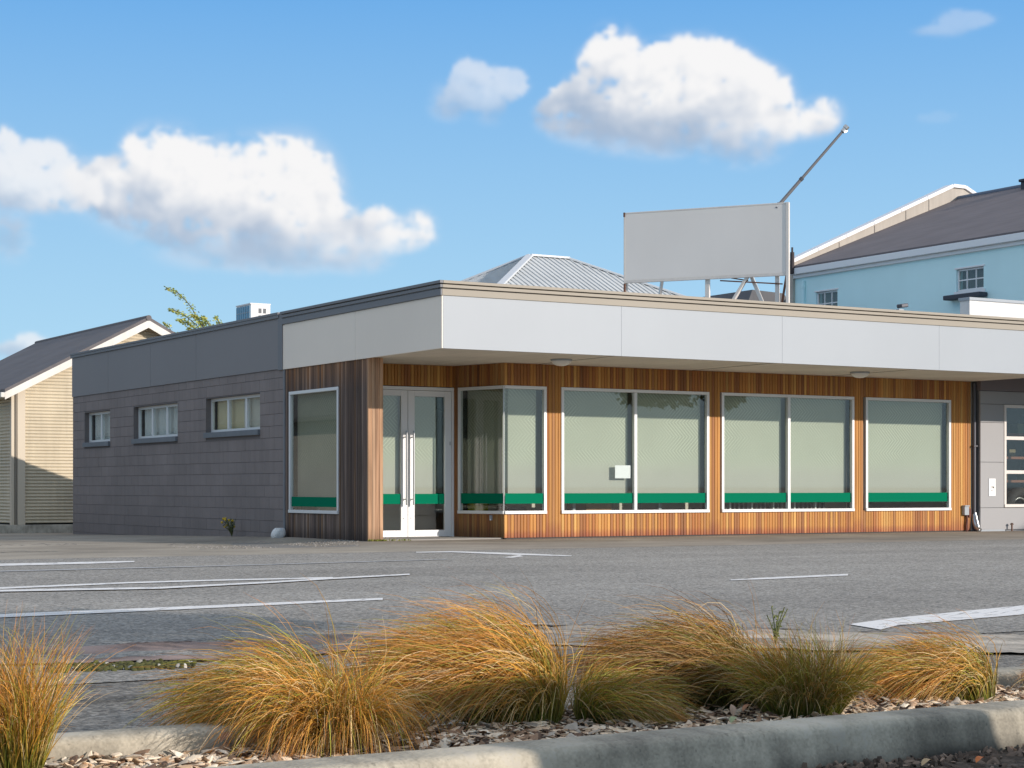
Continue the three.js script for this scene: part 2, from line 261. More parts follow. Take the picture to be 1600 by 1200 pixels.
{
  const far = [-3000, -1200, -500, -200, -100, -60], up = far.map((v) => -v).reverse();
  structure('ground', sheet([...far, ...range(-40, 40, 2), ...up], [...far, ...range(-40, 40, 2), ...up], -0.03, () => [1, 1, 1]), M.ground);
  const k = (x, z, s) => fbm(x * s + 90, z * s + 50, 4);
  // footpath and drive in front of and beside the shop
  structure('footpath', sheet(range(-40, 30, 0.25), range(-30, 4.3, 0.25), 0, (x, z) => {
    let t = 0.86 + 0.4 * (k(x, z, 0.8) - 0.5) + 0.22 * (k(x, z, 0.25) - 0.5) + 0.1 * smooth(2.6, 4.2, z) * (k(x * 0.3, z, 1.4) - 0.3);
    if (x > 0) t *= 1 - 0.14 * smooth(0.6, 0, z);
    const grav = smooth(0.55, 0.7, k(x * 0.6, z * 1.4, 0.9)) * 0.12; t -= grav;
    const w = smooth(1, -1.5, x);
    return [t * lerp(0.98, 1.04, w), t * lerp(0.93, 1.01, w), t * lerp(0.86, 0.93, w)];
  }), M.path);
  // carriageway, with worn wheel tracks and darker old patches
  structure('road', sheet(range(-60, 60, 0.5), range(4.3, 17.4, 0.1), 0.004, (x, z) => {
    let t = 0.94 + 0.22 * (k(x * 0.3, z, 0.8) - 0.5) + 0.2 * (k(x, z, 0.22) - 0.5); t -= 0.07 * smooth(0.66, 0.74, k(x * 1.6 + 31, z * 1.6, 1.1));
    for (const c of [6.4, 8.1, 10.4, 12.3]) t += 0.07 * Math.exp(-(((z - c) / 0.35) ** 2));
    t -= 0.1 * smooth(0.2, 0, z - 4.3) + 0.06 * smooth(13.2, 14.6, z);
    return [t, t, t * 0.99];
  }, (x, z) => true), M.road);
  // old parking strip between channel and planter
  structure('parking_strip', sheet(range(-60, 60, 0.25), range(17.4, 19.7, 0.1), 0.0, (x, z) => {
    const t = 0.68 + 0.55 * (k(x, z, 0.9) - 0.5) - 0.18 * smooth(0.62, 0.7, k(x * 0.3, z * 2, 1.3)); return [t, t * 0.99, t * 0.96];
  }), M.road);
  structure('street_asphalt', sheet(range(-60, 60, 0.5), range(20.64, 30, 0.2), 0.0, (x, z) => {
    const e = smooth(21.4, 20.9, z), t = lerp(0.8, 0.26, e) + 0.35 * (k(x, z, 1.5) - 0.5); return [t, t * lerp(0.99, 0.84, e), t * lerp(0.97, 0.72, e)];
  }), M.road);
  structure('far_carriageway', sheet(range(-60, 60, 2), range(30, 60, 2), 0.0, () => [0.7, 0.7, 0.7]), M.road);
}
// points of the road surface, as seen over the kerb, turned into places on the street grid
const gp = (px, py, y = 0) => { const Z = (0.8025 - y) * 2885 / (py - 762), X = (px - 800) / 2885 * Z, dx = X - OX, dz = -Z - OZ; return [dx * CT - dz * ST, dx * ST + dz * CT]; };
function strip(name, quads, mat, label, lift = 0.009) {
  const pos = [], uv = [];
  for (const q of quads) { const p = q.map(([a, b]) => gp(a, b)); for (const i of [0, 1, 2, 0, 2, 3]) { pos.push(p[i][0], lift, p[i][1]); uv.push(p[i][0], p[i][1]); } }
  const g = new THREE.BufferGeometry(); g.setAttribute('position', new THREE.Float32BufferAttribute(pos, 3)); g.setAttribute('uv', new THREE.Float32BufferAttribute(uv, 2)); g.computeVertexNormals();
  if (g.attributes.normal.getY(0) < 0) { for (let i = 0; i < pos.length; i += 9) for (let c = 0; c < 3; c++) { const t = pos[i + 3 + c]; pos[i + 3 + c] = pos[i + 6 + c]; pos[i + 6 + c] = t; } g.setAttribute('position', new THREE.Float32BufferAttribute(pos, 3)); g.computeVertexNormals(); }
  const o = structure(numbered(name), g, mat); o.userData.label = label; return o;
}
const band = (pts) => pts.slice(1).map((p, i) => [[pts[i][0], pts[i][1]], [p[0], p[1]], [p[0], p[2]], [pts[i][0], pts[i][2]]]);   // [px, top, bottom]
strip('road_marking', band([[-300, 888, 892], [0, 882, 885.6], [140, 879, 882], [210, 877.6, 879.4]]), M.line, 'short white edge line nearest the drive on the left');
strip('road_marking', band([[-200, 899, 900.6], [0, 893, 894.6], [300, 886, 887.2], [620, 876.8, 877.8], [700, 874.6, 875.4]]), M.faintLine, 'faint worn line between the edge line and the double lines');
strip('road_marking', band([[-300, 932, 935.5], [0, 919.2, 922], [200, 911, 913.2], [320, 907.4, 909.6], [520, 903, 905]]), M.line, 'upper of the two white lines that meet on the left');
strip('road_marking', band([[-300, 932, 936], [0, 924, 927], [250, 919.6, 922.4], [420, 911, 913.4], [520, 904.6, 907], [640, 898.4, 900.4]]), M.line, 'lower of the two white lines that meet on the left', 0.013);
strip('road_marking', band([[-300, 975, 983], [0, 961.6, 967], [300, 949, 953.4], [598, 936, 939]]), M.line, 'bold white lane line above the leftmost grass tufts');
strip('road_marking', band([[1142, 907, 908.4], [1200, 903.6, 906.4], [1325, 898, 900.6]]), M.line, 'short white dash in the middle of the road');
strip('road_marking', [[[1326, 977.6], [1394, 968], [1402, 979.5], [1376, 986]], [[1394, 968], [1600, 947.6], [1600, 962], [1402, 979.5]], [[1600, 947.6], [1900, 921], [1900, 935], [1600, 962]]], M.line, 'broad white bar with a slanted end by the right planting');
strip('road_marking', [...band([[650, 863.4, 864.6], [705, 862.2, 864], [800, 865, 868], [893, 869, 870.4]]), [[786, 872.2], [812, 868.2], [818, 870.4], [800, 872.8]]], M.line, 'white line with a small spur in front of the door');

// ---------------------------------------------------------------- shop building
const shop = thing('shop_building', 'low grey and timber corner shop with a deep white canopy', 'shop', [0, 0, 0]);
const S = 2.75, F = 3.467, C = 3.676, VF = 2.316, REAR = -14.2, VB = -3.077, END = 12.338;
// solid walls, roof and room
{
  const wins = [[-13.397, -11.76, 1.70, 2.382], [-10.334, -7.925, 1.71, 2.386], [-6.501, -4.063, 1.735, 2.395]];
  // backing of the block wall, pierced by the three openings
  const b = []; let z = REAR;
  for (const [a, c, y0, y1] of wins) { b.push(bx(0.006, 0.2, -0.6, S, z, a), bx(0.006, 0.2, -0.6, y0, a, c), bx(0.006, 0.2, y1, S, a, c)); z = c; }
  b.push(bx(0.006, 0.2, -0.6, S, z, VB));
  const wall = part('block_wall', b, M.mortar, shop);
  wall.userData.label = 'dark grey painted concrete block side wall';
  // courses of blocks
  const r = rng(21), CH = S / 14, rest = []; let n = 0, list = [];
  for (let k = 0; k < 16; k++) {
    const y1 = S - (k === 0 ? 0 : (k - 0.28) * CH), y0 = S - (k + 0.72) * CH; if (y0 < -0.55) break;
    let zz = VB - ((k & 1) ? 0.2 : 0), first = true;
    while (zz > REAR + 0.01) {
      let z1 = first && (k & 1) ? VB : zz, z0 = Math.max(REAR, (first && (k & 1) ? VB - 0.2 : zz - 0.4)); first = false; zz = z0;
      if (y1 < gh(-0.01, (z0 + z1) / 2) - 0.02) continue;
      let spans = [[z0, z1]];
      for (const [a, c, w0, w1] of wins) if (y1 > w0 + 0.03 && y0 < w1 - 0.03) spans = spans.flatMap(([p, q]) => [[p, Math.min(q, a)], [Math.max(p, c), q]].filter(([m, o]) => o - m > 0.03));
      for (const [p, q] of spans) {
        let t1 = y1 - 0.003, t0 = y0 + 0.004;
        for (const [a, c, w0, w1] of wins) if (q > a + 0.01 && p < c - 0.01) { if (t1 > w1 && t0 < w1) t0 = w1; if (t0 < w0 && t1 > w0) t1 = w0; }
        if (t1 - t0 > 0.03) list.push([p + 0.002, q - 0.002, t0, t1]);
      }
    }
  }
  list.sort((a, c) => c[1] - a[1]);
  for (const [p, q, y0, y1] of list) {
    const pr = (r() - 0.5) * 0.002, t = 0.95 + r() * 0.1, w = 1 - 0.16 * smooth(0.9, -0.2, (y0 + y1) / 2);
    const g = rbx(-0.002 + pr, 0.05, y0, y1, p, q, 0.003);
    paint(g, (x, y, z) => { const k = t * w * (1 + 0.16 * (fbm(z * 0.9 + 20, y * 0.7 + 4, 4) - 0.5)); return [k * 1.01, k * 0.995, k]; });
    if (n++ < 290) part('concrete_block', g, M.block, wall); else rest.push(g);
  }
  if (rest.length) part('concrete_block', rest, M.block, wall).userData.kind = 'stuff';
  // upper band of painted sheet panels, with its metal capping
  const cuts = [REAR, -11.82, -9.329, -6.938, -3.25];
  for (let i = 0; i < 4; i++) part('wall_panel', rbx(-0.022, 0.14, S, C - 0.09, cuts[i] + 0.004, cuts[i + 1] - 0.004, 0.003), M.panel, shop);
  part('wall_backing', [bx(0.14, 0.2, S, C - 0.1, REAR, -3.2), bx(-0.006, 0.13, S + 0.01, C - 0.1, REAR + 0.02, -3.26)], M.mortar, shop);
  part('corner_trim', [rbx(-0.035, 0.14, S - 0.02, C - 0.02, -3.25, VB, 0.004), bx(-0.012, 0.1, -0.2, S - 0.02, VB - 0.002, VB + 0.05)], M.capGrey, shop);
  part('wall_capping', [rbx(-0.05, 0.22, C - 0.09, C, REAR - 0.03, -3.2, 0.006), rbx(-0.062, 0.21, C - 0.035, C + 0.006, REAR - 0.04, -3.2, 0.005)], M.capGrey, shop);
  // unseen rear wall and falling roof, sloped to shape the shed shadow; flat roof in front
  const prof = [[0.2, -0.6], [13, -0.6], [13, 2.1], [5.2, 2.1], [0.9, 3.66], [0.2, 3.66]];
  part('unseen_rear_wall', prism(prof, REAR, REAR + 0.2), M.mortar, shop);
  part('roof', [poly([[[0.2, 3.45, REAR + 0.2], [0.2, 3.45, -3], [4.6, 2.02, -3], [4.6, 2.02, REAR + 0.2]].reverse(), [[4.6, 2.02, REAR + 0.2], [4.6, 2.02, -3], [13, 2.02, -3], [13, 2.02, REAR + 0.2]].reverse()].map((f) => f.slice().reverse())), bx(0.2, 30, 3.3, 3.42, -3, VF - 0.12)], M.roofGrey, shop);
  // three side windows
  const kinds = [[2, 'curtain'], [3, 'curtain'], [3, 'blind']];
  wins.forEach(([a, c, y0, y1], i) => {
    const d = 0.115, fr = [], w = part('side_window', [bx(d - 0.02, d + 0.03, y0 + 0.05, y0 + 0.1, a, c), bx(d - 0.02, d + 0.03, y1 - 0.05, y1, a, c), bx(d - 0.02, d + 0.03, y0 + 0.1, y1 - 0.05, a, a + 0.05), bx(d - 0.02, d + 0.03, y0 + 0.1, y1 - 0.05, c - 0.05, c),
      ...Array.from({ length: kinds[i][0] - 1 }, (_, k) => { const m = lerp(a, c, (k + 1) / kinds[i][0]); return bx(d - 0.024, d + 0.03, y0 + 0.1, y1 - 0.05, m - 0.035, m + 0.035); })], M.aluminium, shop);
    w.userData.label = ['aluminium side window with white net curtain, farthest from the street', 'three-pane aluminium side window with white net curtain', 'three-pane aluminium side window with a cream blind, nearest the street'][i];
    for (let k = 0; k < kinds[i][0]; k++) { const m0 = lerp(a, c, k / kinds[i][0]) + 0.035, m1 = lerp(a, c, (k + 1) / kinds[i][0]) - 0.035; part('pane', bx(d + 0.004, d + 0.008, y0 + 0.09, y1 - 0.04, m0, m1), M.glass, w); }
    part('sill', [rbx(-0.05, d - 0.02, y0 - 0.045, y0 + 0.05, a - 0.01, c + 0.01, 0.006)], M.sill, w);
    // reveals painted like the wall
    part('reveal', [bx(0.0, d + 0.06, y0, y1, a - 0.012, a - 0.001), bx(0.0, d + 0.06, y0, y1, c + 0.001, c + 0.012), bx(0.0, d + 0.06, y1 + 0.001, y1 + 0.012, a, c)], M.block2 ??= std({ color: lin(0.13, 0.12, 0.118), roughness: 0.8 }), w);
    if (kinds[i][1] === 'curtain') {
      const n = 120, pos = [], idx = []; const rr = rng(40 + i);
      for (let k = 0; k <= n; k++) { const t = k / n, zz = lerp(a + 0.03, c - 0.03, t), xx = d + 0.1 + 0.025 * Math.sin(t * (c - a) * 42 + 2 * Math.sin(t * 9 + i)) + 0.01 * rr(); for (const y of [y0 + 0.02, y1]) pos.push(xx, y, zz); if (k < n) { const o = k * 2; idx.push(o, o + 1, o + 2, o + 2, o + 1, o + 3); } }
      const g = new THREE.BufferGeometry(); g.setAttribute('position', new THREE.Float32BufferAttribute(pos, 3)); g.setAttribute('uv', new THREE.Float32BufferAttribute(new Float32Array(pos.length / 3 * 2), 2)); g.setIndex(idx); g.computeVertexNormals();
      part('curtain', g, M.net ??= std({ color: lin(0.82, 0.85, 0.86), roughness: 1, side: THREE.DoubleSide }), w);
    } else {
      const sl = []; for (let k = 0; k < 9; k++) { const y = lerp(y0 + 0.02, y1, k / 9); sl.push(boxUV(new THREE.BoxGeometry(0.004, (y1 - y0) / 9 - 0.003, c - a - 0.08).rotateZ(0.1).translate(d + 0.09, y + 0.037, (a + c) / 2))); }
      part('blind', sl, M.cream, w);
    }
  });
  part('room_wall', [bx(0.2, 13, 0, S, -5.2, -5.0), bx(0.19, 0.24, 0, S, -5.2, VB), bx(0.26, 0.3, 0, 0.39, VB, -0.1), bx(12.4, 12.6, 0, S, -5.2, -0.1)], M.innerWall, shop);
  part('brightening_partition', [bx(0.31, 2.36, 0.02, 2.6, -2.5, -2.4), bx(2.362, 12.38, 0.02, 2.6, -1.9, -1.8)], M.innerWall, shop);  // placed close behind the glass to brighten the view inside
  part('room_floor', bx(0.2, 12.5, -0.1, 0.02, -5.1, -0.06), M.carpet, shop);
  part('room_ceiling', [bx(0.2, 2.36, 2.62, 2.68, -5.1, -1.32), bx(2.362, 12.5, 2.62, 2.68, -5.1, -0.21)], M.innerWall, shop);
}
// canopy: soffit, fascia panels, layered capping
{
  part('soffit', bx(0.03, END + 0.02, S + 0.002, S + 0.03, -3.05, VF - 0.03), M.soffit, shop);
  for (const x of [3.0, 6.0, 9.0]) part('soffit_joint', bx(x - 0.004, x + 0.004, S - 0.002, S + 0.002, 0, VF - 0.04), M.capDark, shop);
  const xs = [0, 2.99, 6.01, 9.31, 12.3, 15.3, 18.3, 21.3, 24.3];
  for (let i = 0; i < xs.length - 1; i++) part('fascia_panel', rbx(xs[i] + (i ? 0.001 : 0), xs[i + 1] - 0.001, S - 0.015, F, VF - 0.02, VF + 0.004, 0.002), M.white, shop);
  part('side_fascia', [rbx(-0.02, 0, S - 0.015, F, VB, -0.4, 0.004), rbx(-0.02, 0, S - 0.015, F, -0.395, VF + 0.002, 0.004)], M.fasciaLeft, shop);
  part('fascia_backing', [bx(0.01, 24, S + 0.03, F + 0.02, VF - 0.12, VF - 0.025), bx(0.002, 0.1, S + 0.03, F, VB, VF - 0.03)], M.white, shop);
  part('roof_capping', [rbx(-0.02, 24.3, F + 0.003, C - 0.115, VF - 0.06, VF + 0.018, 0.004), rbx(-0.02, 24.3, C - 0.1, C - 0.055, VF - 0.06, VF + 0.034, 0.004), rbx(-0.02, 24.3, C - 0.042, C, VF - 0.08, VF + 0.052, 0.005)], M.cap, shop);
  part('capping_groove', [bx(-0.015, 24.3, C - 0.116, C - 0.099, VF - 0.07, VF + 0.004), bx(-0.015, 24.3, C - 0.056, C - 0.041, VF - 0.07, VF + 0.012)], M.capDark, shop);
  part('side_capping', [rbx(-0.045, -0.021, F + 0.003, C - 0.115, VB, VF + 0.018, 0.004), rbx(-0.06, -0.021, C - 0.1, C - 0.055, VB, VF + 0.034, 0.004), rbx(-0.075, -0.021, C - 0.042, C, VB, VF + 0.052, 0.005), bx(-0.035, 0.1, F + 0.002, C - 0.02, VB, VF - 0.08)], M.capGrey, shop);
}
// timber boards: a shiplap board with chamfered edges
function boardGeo(w, h, d, rnd, tone, stainAndShade, seg = 6) {
  const c = Math.min(0.007, w * 0.2), prof = [[0, -d], [0, -c], [c, 0], [w - c, 0], [w, -c], [w, -d]], pos = [], uv = [], col = [], nor = [], ou = rnd() * 7, ov = rnd() * 9;
  for (let i = 0; i < prof.length - 1; i++) {
    const [x0, z0] = prof[i], [x1, z1] = prof[i + 1], nx = -(z1 - z0), nz = x1 - x0, l = Math.hypot(nx, nz), N = [nx / l, 0, nz / l];
    for (let k = 0; k < seg; k++) {
      const ya = h * k / seg, yb = h * (k + 1) / seg;
      for (const [x, y, z] of [[x0, ya, z0], [x1, ya, z1], [x1, yb, z1], [x0, ya, z0], [x1, yb, z1], [x0, yb, z0]]) { pos.push(x, y, z); nor.push(...N); uv.push(ou + x + z, ov + y); col.push(...stainAndShade(y, tone)); }
    }
  }
  for (const y of [0, h]) for (const q of [[0, 2, 1], [0, 3, 2], [0, 5, 4], [0, 4, 3]]) for (const j of y ? [...q].reverse() : q) { pos.push(prof[j][0], y, prof[j][1]); nor.push(0, y ? 1 : -1, 0); uv.push(ou, ov); col.push(...stainAndShade(y, tone)); }
  const g = new THREE.BufferGeometry();
  g.setAttribute('position', new THREE.Float32BufferAttribute(pos, 3)); g.setAttribute('normal', new THREE.Float32BufferAttribute(nor, 3)); g.setAttribute('uv', new THREE.Float32BufferAttribute(uv, 2)); g.setAttribute('color', new THREE.Float32BufferAttribute(col, 3)); return g;
}
const HD = 2.4, SL = 0.41, BW = 0.0585, SPL = Math.hypot(2.366 - 2.07, 1.1), SPA = Math.atan2(2.366 - 2.07, 1.1);
{
  const r = rng(9);
  const TONES = [[0.74, 0.34, 0.07], [0.68, 0.29, 0.055], [0.8, 0.41, 0.1], [0.6, 0.24, 0.045], [0.84, 0.46, 0.12], [0.7, 0.31, 0.06], [0.52, 0.19, 0.04], [0.76, 0.37, 0.08], [0.72, 0.33, 0.065], [0.46, 0.18, 0.045], [0.56, 0.25, 0.07]];
  const pick = () => { const q = TONES[Math.floor(r() * TONES.length)], k = 0.76 + r() * 0.22; return q.map((v) => v * k); };
  const cedar = (y0, top) => (y, t) => { const yy = y + y0, b = 1 - 0.42 * smooth(0.16, 0.02, yy) * (0.6 + 0.4 * r()), u = 1 - 0.2 * smooth(2.3, 2.6, yy); return [t[0] * b * u, t[1] * b * b * u, t[2] * b * u]; };  // shade under the canopy put into the top colour; foot darker too
  const front = part('front_cladding', [bx(2.38, END, 0.0, 0.39, -0.2, -0.026), bx(2.38, END, 2.42, S, -0.2, -0.026), bx(3.16, 3.39, 0.39, 2.42, -0.2, -0.026), bx(6.36, 6.58, 0.39, 2.42, -0.2, -0.026), bx(9.535, 9.76, 0.39, 2.42, -0.2, -0.026), bx(11.85, END, 0.39, 2.42, -0.2, -0.026)], M.dark, shop);
  front.userData.label = 'orange cedar boards round the shop windows';
  const rest = []; let n = 0;
  const put = (geo, m4, mat, parent, keep) => { geo.applyMatrix4(m4); if (keep) { part('timber_board', geo, mat, parent); n++; } else rest.push(geo); };
  const wide = [[2.366, 3.137], [3.413, 6.339], [6.6, 9.515], [9.782, 11.826]];
  for (let x = 2.37; x < END - 0.02; x += BW) {
    const w = Math.min(BW, END - x) - 0.0025, mid = x + w / 2, inWin = wide.some(([a, c]) => mid > a - 0.02 && mid < c + 0.02), m = new THREE.Matrix4();
    if (inWin) {
      const t = pick();
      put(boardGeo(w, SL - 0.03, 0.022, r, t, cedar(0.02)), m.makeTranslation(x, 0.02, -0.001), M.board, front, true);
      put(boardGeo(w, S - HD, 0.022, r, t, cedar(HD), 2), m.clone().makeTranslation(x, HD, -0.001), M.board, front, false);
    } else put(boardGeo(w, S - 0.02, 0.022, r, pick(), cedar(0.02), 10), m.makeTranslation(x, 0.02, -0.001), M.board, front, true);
  }
  part('header_boards', rest.splice(0), M.board, front).userData.kind = 'stuff';
  // splayed return of the bay
  const bay = new THREE.Matrix4().makeTranslation(2.07, 0, -1.1).multiply(new THREE.Matrix4().makeRotationY(-(Math.PI / 2 - SPA)));
  const side = part('bay_cladding', [bx(0, SPL, 0, 0.39, -0.2, -0.026), bx(0, SPL, 2.42, S, -0.2, -0.026), bx(0, 0.12, 0.39, 2.42, -0.2, -0.026)].map((g) => g.applyMatrix4(bay)), M.dark, shop);
  const shadedCedar = (y0) => (y, t) => { const yy = y + y0, b = 1 - 0.5 * smooth(0.3, 0.02, yy); return [t[0] * 0.62 * b, t[1] * 0.6 * b, t[2] * 0.75 * b]; };  // same cedar, shade of the splayed side put into its colour; foot darker
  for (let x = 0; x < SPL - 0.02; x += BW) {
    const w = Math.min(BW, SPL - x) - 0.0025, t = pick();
    if (x < 0.1) put(boardGeo(w, S - 0.02, 0.022, r, t, shadedCedar(0.02), 8), bay.clone().multiply(new THREE.Matrix4().makeTranslation(x, 0.02, -0.001)), M.board, side, true);
    else { put(boardGeo(w, SL - 0.03, 0.022, r, t, shadedCedar(0.02)), bay.clone().multiply(new THREE.Matrix4().makeTranslation(x, 0.02, -0.001)), M.board, side, true); put(boardGeo(w, S - HD, 0.022, r, t, shadedCedar(HD), 2), bay.clone().multiply(new THREE.Matrix4().makeTranslation(x, HD, -0.001)), M.board, side, false); }
  }
  // header over the door
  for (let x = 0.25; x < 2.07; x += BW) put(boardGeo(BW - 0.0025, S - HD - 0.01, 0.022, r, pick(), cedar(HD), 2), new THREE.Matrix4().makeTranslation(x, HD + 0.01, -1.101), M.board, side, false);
  part('header_boards', rest.splice(0), M.board, side).userData.kind = 'stuff';
  part('door_header', [bx(0.25, 2.07, HD + 0.01, S, -1.3, -1.126)], M.dark, shop);
  // weathered side wall with its window, and the sunlit post end
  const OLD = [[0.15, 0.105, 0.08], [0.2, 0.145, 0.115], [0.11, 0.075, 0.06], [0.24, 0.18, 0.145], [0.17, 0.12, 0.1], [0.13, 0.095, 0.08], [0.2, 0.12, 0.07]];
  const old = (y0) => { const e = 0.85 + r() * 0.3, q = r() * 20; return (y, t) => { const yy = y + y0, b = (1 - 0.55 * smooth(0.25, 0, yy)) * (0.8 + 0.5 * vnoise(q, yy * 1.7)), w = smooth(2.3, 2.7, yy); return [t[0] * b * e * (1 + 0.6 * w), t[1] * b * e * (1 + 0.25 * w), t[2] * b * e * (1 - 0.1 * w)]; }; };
  const tw = part('side_cladding', [bx(0.026, 0.2, 0, 0.39, VB, -0.032), bx(0.026, 0.2, 2.37, S, VB, -0.032), bx(0.026, 0.2, 0.39, 2.37, VB, -2.88), bx(0.026, 0.2, 0.39, 2.37, -1.0, -0.03), bx(0.2, 0.25, 0, S, -1.3, -0.03)], M.dark, shop);
  tw.userData.label = 'weathered grey-brown boards of the side wall and corner post';
  const leftM = (z, y) => new THREE.Matrix4().makeTranslation(0.001, y, z).multiply(new THREE.Matrix4().makeRotationY(-Math.PI / 2));
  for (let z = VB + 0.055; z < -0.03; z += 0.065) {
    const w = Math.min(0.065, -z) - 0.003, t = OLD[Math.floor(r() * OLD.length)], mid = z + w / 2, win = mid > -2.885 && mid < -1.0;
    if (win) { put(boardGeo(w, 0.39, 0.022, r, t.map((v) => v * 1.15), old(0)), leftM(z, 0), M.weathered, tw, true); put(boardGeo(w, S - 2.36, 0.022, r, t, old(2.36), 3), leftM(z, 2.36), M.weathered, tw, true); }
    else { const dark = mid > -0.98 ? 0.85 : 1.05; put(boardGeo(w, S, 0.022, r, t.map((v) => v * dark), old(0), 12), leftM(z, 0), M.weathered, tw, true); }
  }
  const POST = [[0.56, 0.34, 0.2], [0.62, 0.4, 0.25], [0.5, 0.3, 0.18], [0.6, 0.37, 0.22]];
  for (let k = 0; k < 4; k++) { const w = 0.0635; put(boardGeo(w - 0.0015, S, 0.03, r, POST[k], (y, t) => { const b = 1 - 0.6 * smooth(0.22, 0, y) * (0.5 + 0.5 * r()); return t.map((v) => v * b); }, 12), new THREE.Matrix4().makeTranslation(0.0 + k * w, 0, 0.001), M.weathered, tw, true); }
  part('post_core', [bx(0.03, 0.25, 0, S, -0.2, -0.03)], M.dark, shop);
  part('base_flashing', [bx(2.38, END, -0.01, 0.02, -0.1, -0.012)], M.capDark, shop);
}
// ---------------------------------------------------------------- display windows
const FILM = (() => {     // printed roller blind: herringbone strokes that fade out downwards
  const W = 1024, H = 512, r = rng(31);
  return tex(W, H, (u, v) => {
    const x = u * 2.4, y = v * 1.8;                      // metres; v = 0 at the bottom
    const rowi = Math.floor((y + 0.1) / 0.235), dir = rowi & 1 ? 1 : -1, ph = (x + dir * y) / 0.0667, s = Math.abs(((ph % 1) + 1) % 1 - 0.5) * 2;
    const amp = smooth(0.5, 0.78, y) * (0.15 + 0.85 * smooth(0.3, 0.7, fbm(x * 1.7, y * 2, 3))) * 0.15, n = fbm(u * 6, v * 4, 4, 6, 0) - 0.5;
    const band = 0.035 * (vnoise(3.3, y * 5) - 0.5), k = 0.66 + (s > 0.62 ? amp : -amp * 0.45) + n * 0.05 + band, low = smooth(0.75, 0.35, y);
    return [k * lerp(0.95, 0.985, low), k * lerp(1.0, 0.975, low), k * lerp(0.905, 0.955, low)];
  }, { size: [2.4, 1.8] });
})();
M.blindFabric = std({ color: lin(0.7, 0.7, 0.63), map: FILM, roughness: 0.85 });
M.shadedBlind = std({ color: lin(0.5, 0.47, 0.39), map: FILM, roughness: 0.85 });  // darker copy of the blind fabric, shade put into its colour
function frameParts(x0, x1, y0, y1, mull, d0 = -0.05, d1 = 0.02, t = 0.05) {
  const o = [rbx(x0, x1, y1 - t, y1, d0, d1, 0.004), rbx(x0, x1, y0, y0 + t, d0, d1 + 0.012, 0.004), rbx(x0, x0 + t, y0 + t, y1 - t, d0, d1, 0.004), rbx(x1 - t, x1, y0 + t, y1 - t, d0, d1, 0.004)];
  for (const m of mull) o.push(rbx(m - 0.028, m + 0.028, y0 + t, y1 - t, d0, d1 + 0.004, 0.004));
  return o;
}
function blindGeo(x0, x1, y0, y1, z, ou) { const g = new THREE.BoxGeometry(x1 - x0, y1 - y0, 0.004).translate((x0 + x1) / 2, (y0 + y1) / 2, z); boxUV(g, ou, -y0 + 0.02); return g; }
function displayWindow(label, x0, x1, mull, matrix) {
  const t = 0.05, y0 = SL - 0.02, y1 = HD, ap = (g) => (matrix ? g.applyMatrix4(matrix) : g);
  const w = part('display_window', frameParts(x0, x1, y0, y1, mull).map(ap), M.aluminium, shop); w.userData.label = label;
  const e = [x0 + t, ...mull.flatMap((m) => [m - 0.028, m + 0.028]), x1 - t];
  for (let i = 0; i < e.length; i += 2) {
    part('pane', ap(bx(e[i] - 0.01, e[i + 1] + 0.01, y0 + t - 0.01, y1 - t + 0.01, -0.024, -0.018)), M.glass, w);
    part('green_band', ap(bx(e[i] + 0.002, e[i + 1] - 0.002, 0.552, 0.714, -0.0175, -0.0155)), M.green, w);
    part('roller_blind', ap(blindGeo(e[i] + 0.02, e[i + 1] - 0.035, 0.6, y1 - 0.03, -0.13, i * 0.7 + x0)), M.blindFabric, w);
    part('blind_roller', ap(rod([e[i] + 0.01, y1 - 0.03, -0.155], [e[i + 1] - 0.03, y1 - 0.03, -0.155], 0.028)), M.aluminium, w);
  }
  return w;
}
displayWindow('two-pane shop window with a white notice, left of the wide pair', 3.413, 6.339, [4.843]);
displayWindow('two-pane shop window, right of the wide pair', 6.6, 9.515, [8.044]);
displayWindow('single-pane shop window at the end of the timber front', 9.782, 11.826, []);
{ // bay window that wraps round the splayed corner
  const bay = new THREE.Matrix4().makeTranslation(2.07, 0, -1.1).multiply(new THREE.Matrix4().makeRotationY(-(Math.PI / 2 - SPA))), t = 0.05, y0 = SL - 0.02, y1 = HD;
  const w = part('bay_window', [rbx(2.366, 3.137, y1 - t, y1, -0.05, 0.02, 0.004), rbx(2.366, 3.137, y0, y0 + t, -0.05, 0.032, 0.004), rbx(3.137 - t, 3.137, y0 + t, y1 - t, -0.05, 0.02, 0.004),
    ...[rbx(0.12, SPL, y1 - t, y1, -0.05, 0.02, 0.004), rbx(0.12, SPL, y0, y0 + t, -0.05, 0.032, 0.004), rbx(0.12, 0.12 + t, y0 + t, y1 - t, -0.05, 0.02, 0.004)].map((g) => g.applyMatrix4(bay))], M.aluminium, shop);
  w.userData.label = 'glass-cornered bay window beside the door';
  part('pane', bx(2.37, 3.1, y0 + t - 0.01, y1 - t + 0.01, -0.012, -0.006), M.glass, w);
  part('pane', bx(0.16, SPL - 0.004, y0 + t - 0.01, y1 - t + 0.01, -0.012, -0.006).applyMatrix4(bay), M.glass, w);
  part('corner_joint', rod([2.362, y0 + t, -0.012], [2.362, y1 - t, -0.012], 0.009), M.steel, w);
  part('green_band', bx(2.385, 3.085, 0.552, 0.714, -0.0055, -0.0035), M.green, w);
  part('green_band', bx(0.172, SPL - 0.02, 0.552, 0.714, -0.0055, -0.0035).applyMatrix4(bay), M.green, w);
  part('roller_blind', blindGeo(2.41, 3.03, 0.6, y1 - 0.03, -0.13, 0.3), M.blindFabric, w);
  part('roller_blind', blindGeo(0.2, SPL - 0.05, 0.6, y1 - 0.03, -0.13, 1.1).applyMatrix4(bay), M.shadedBlind, w);
}
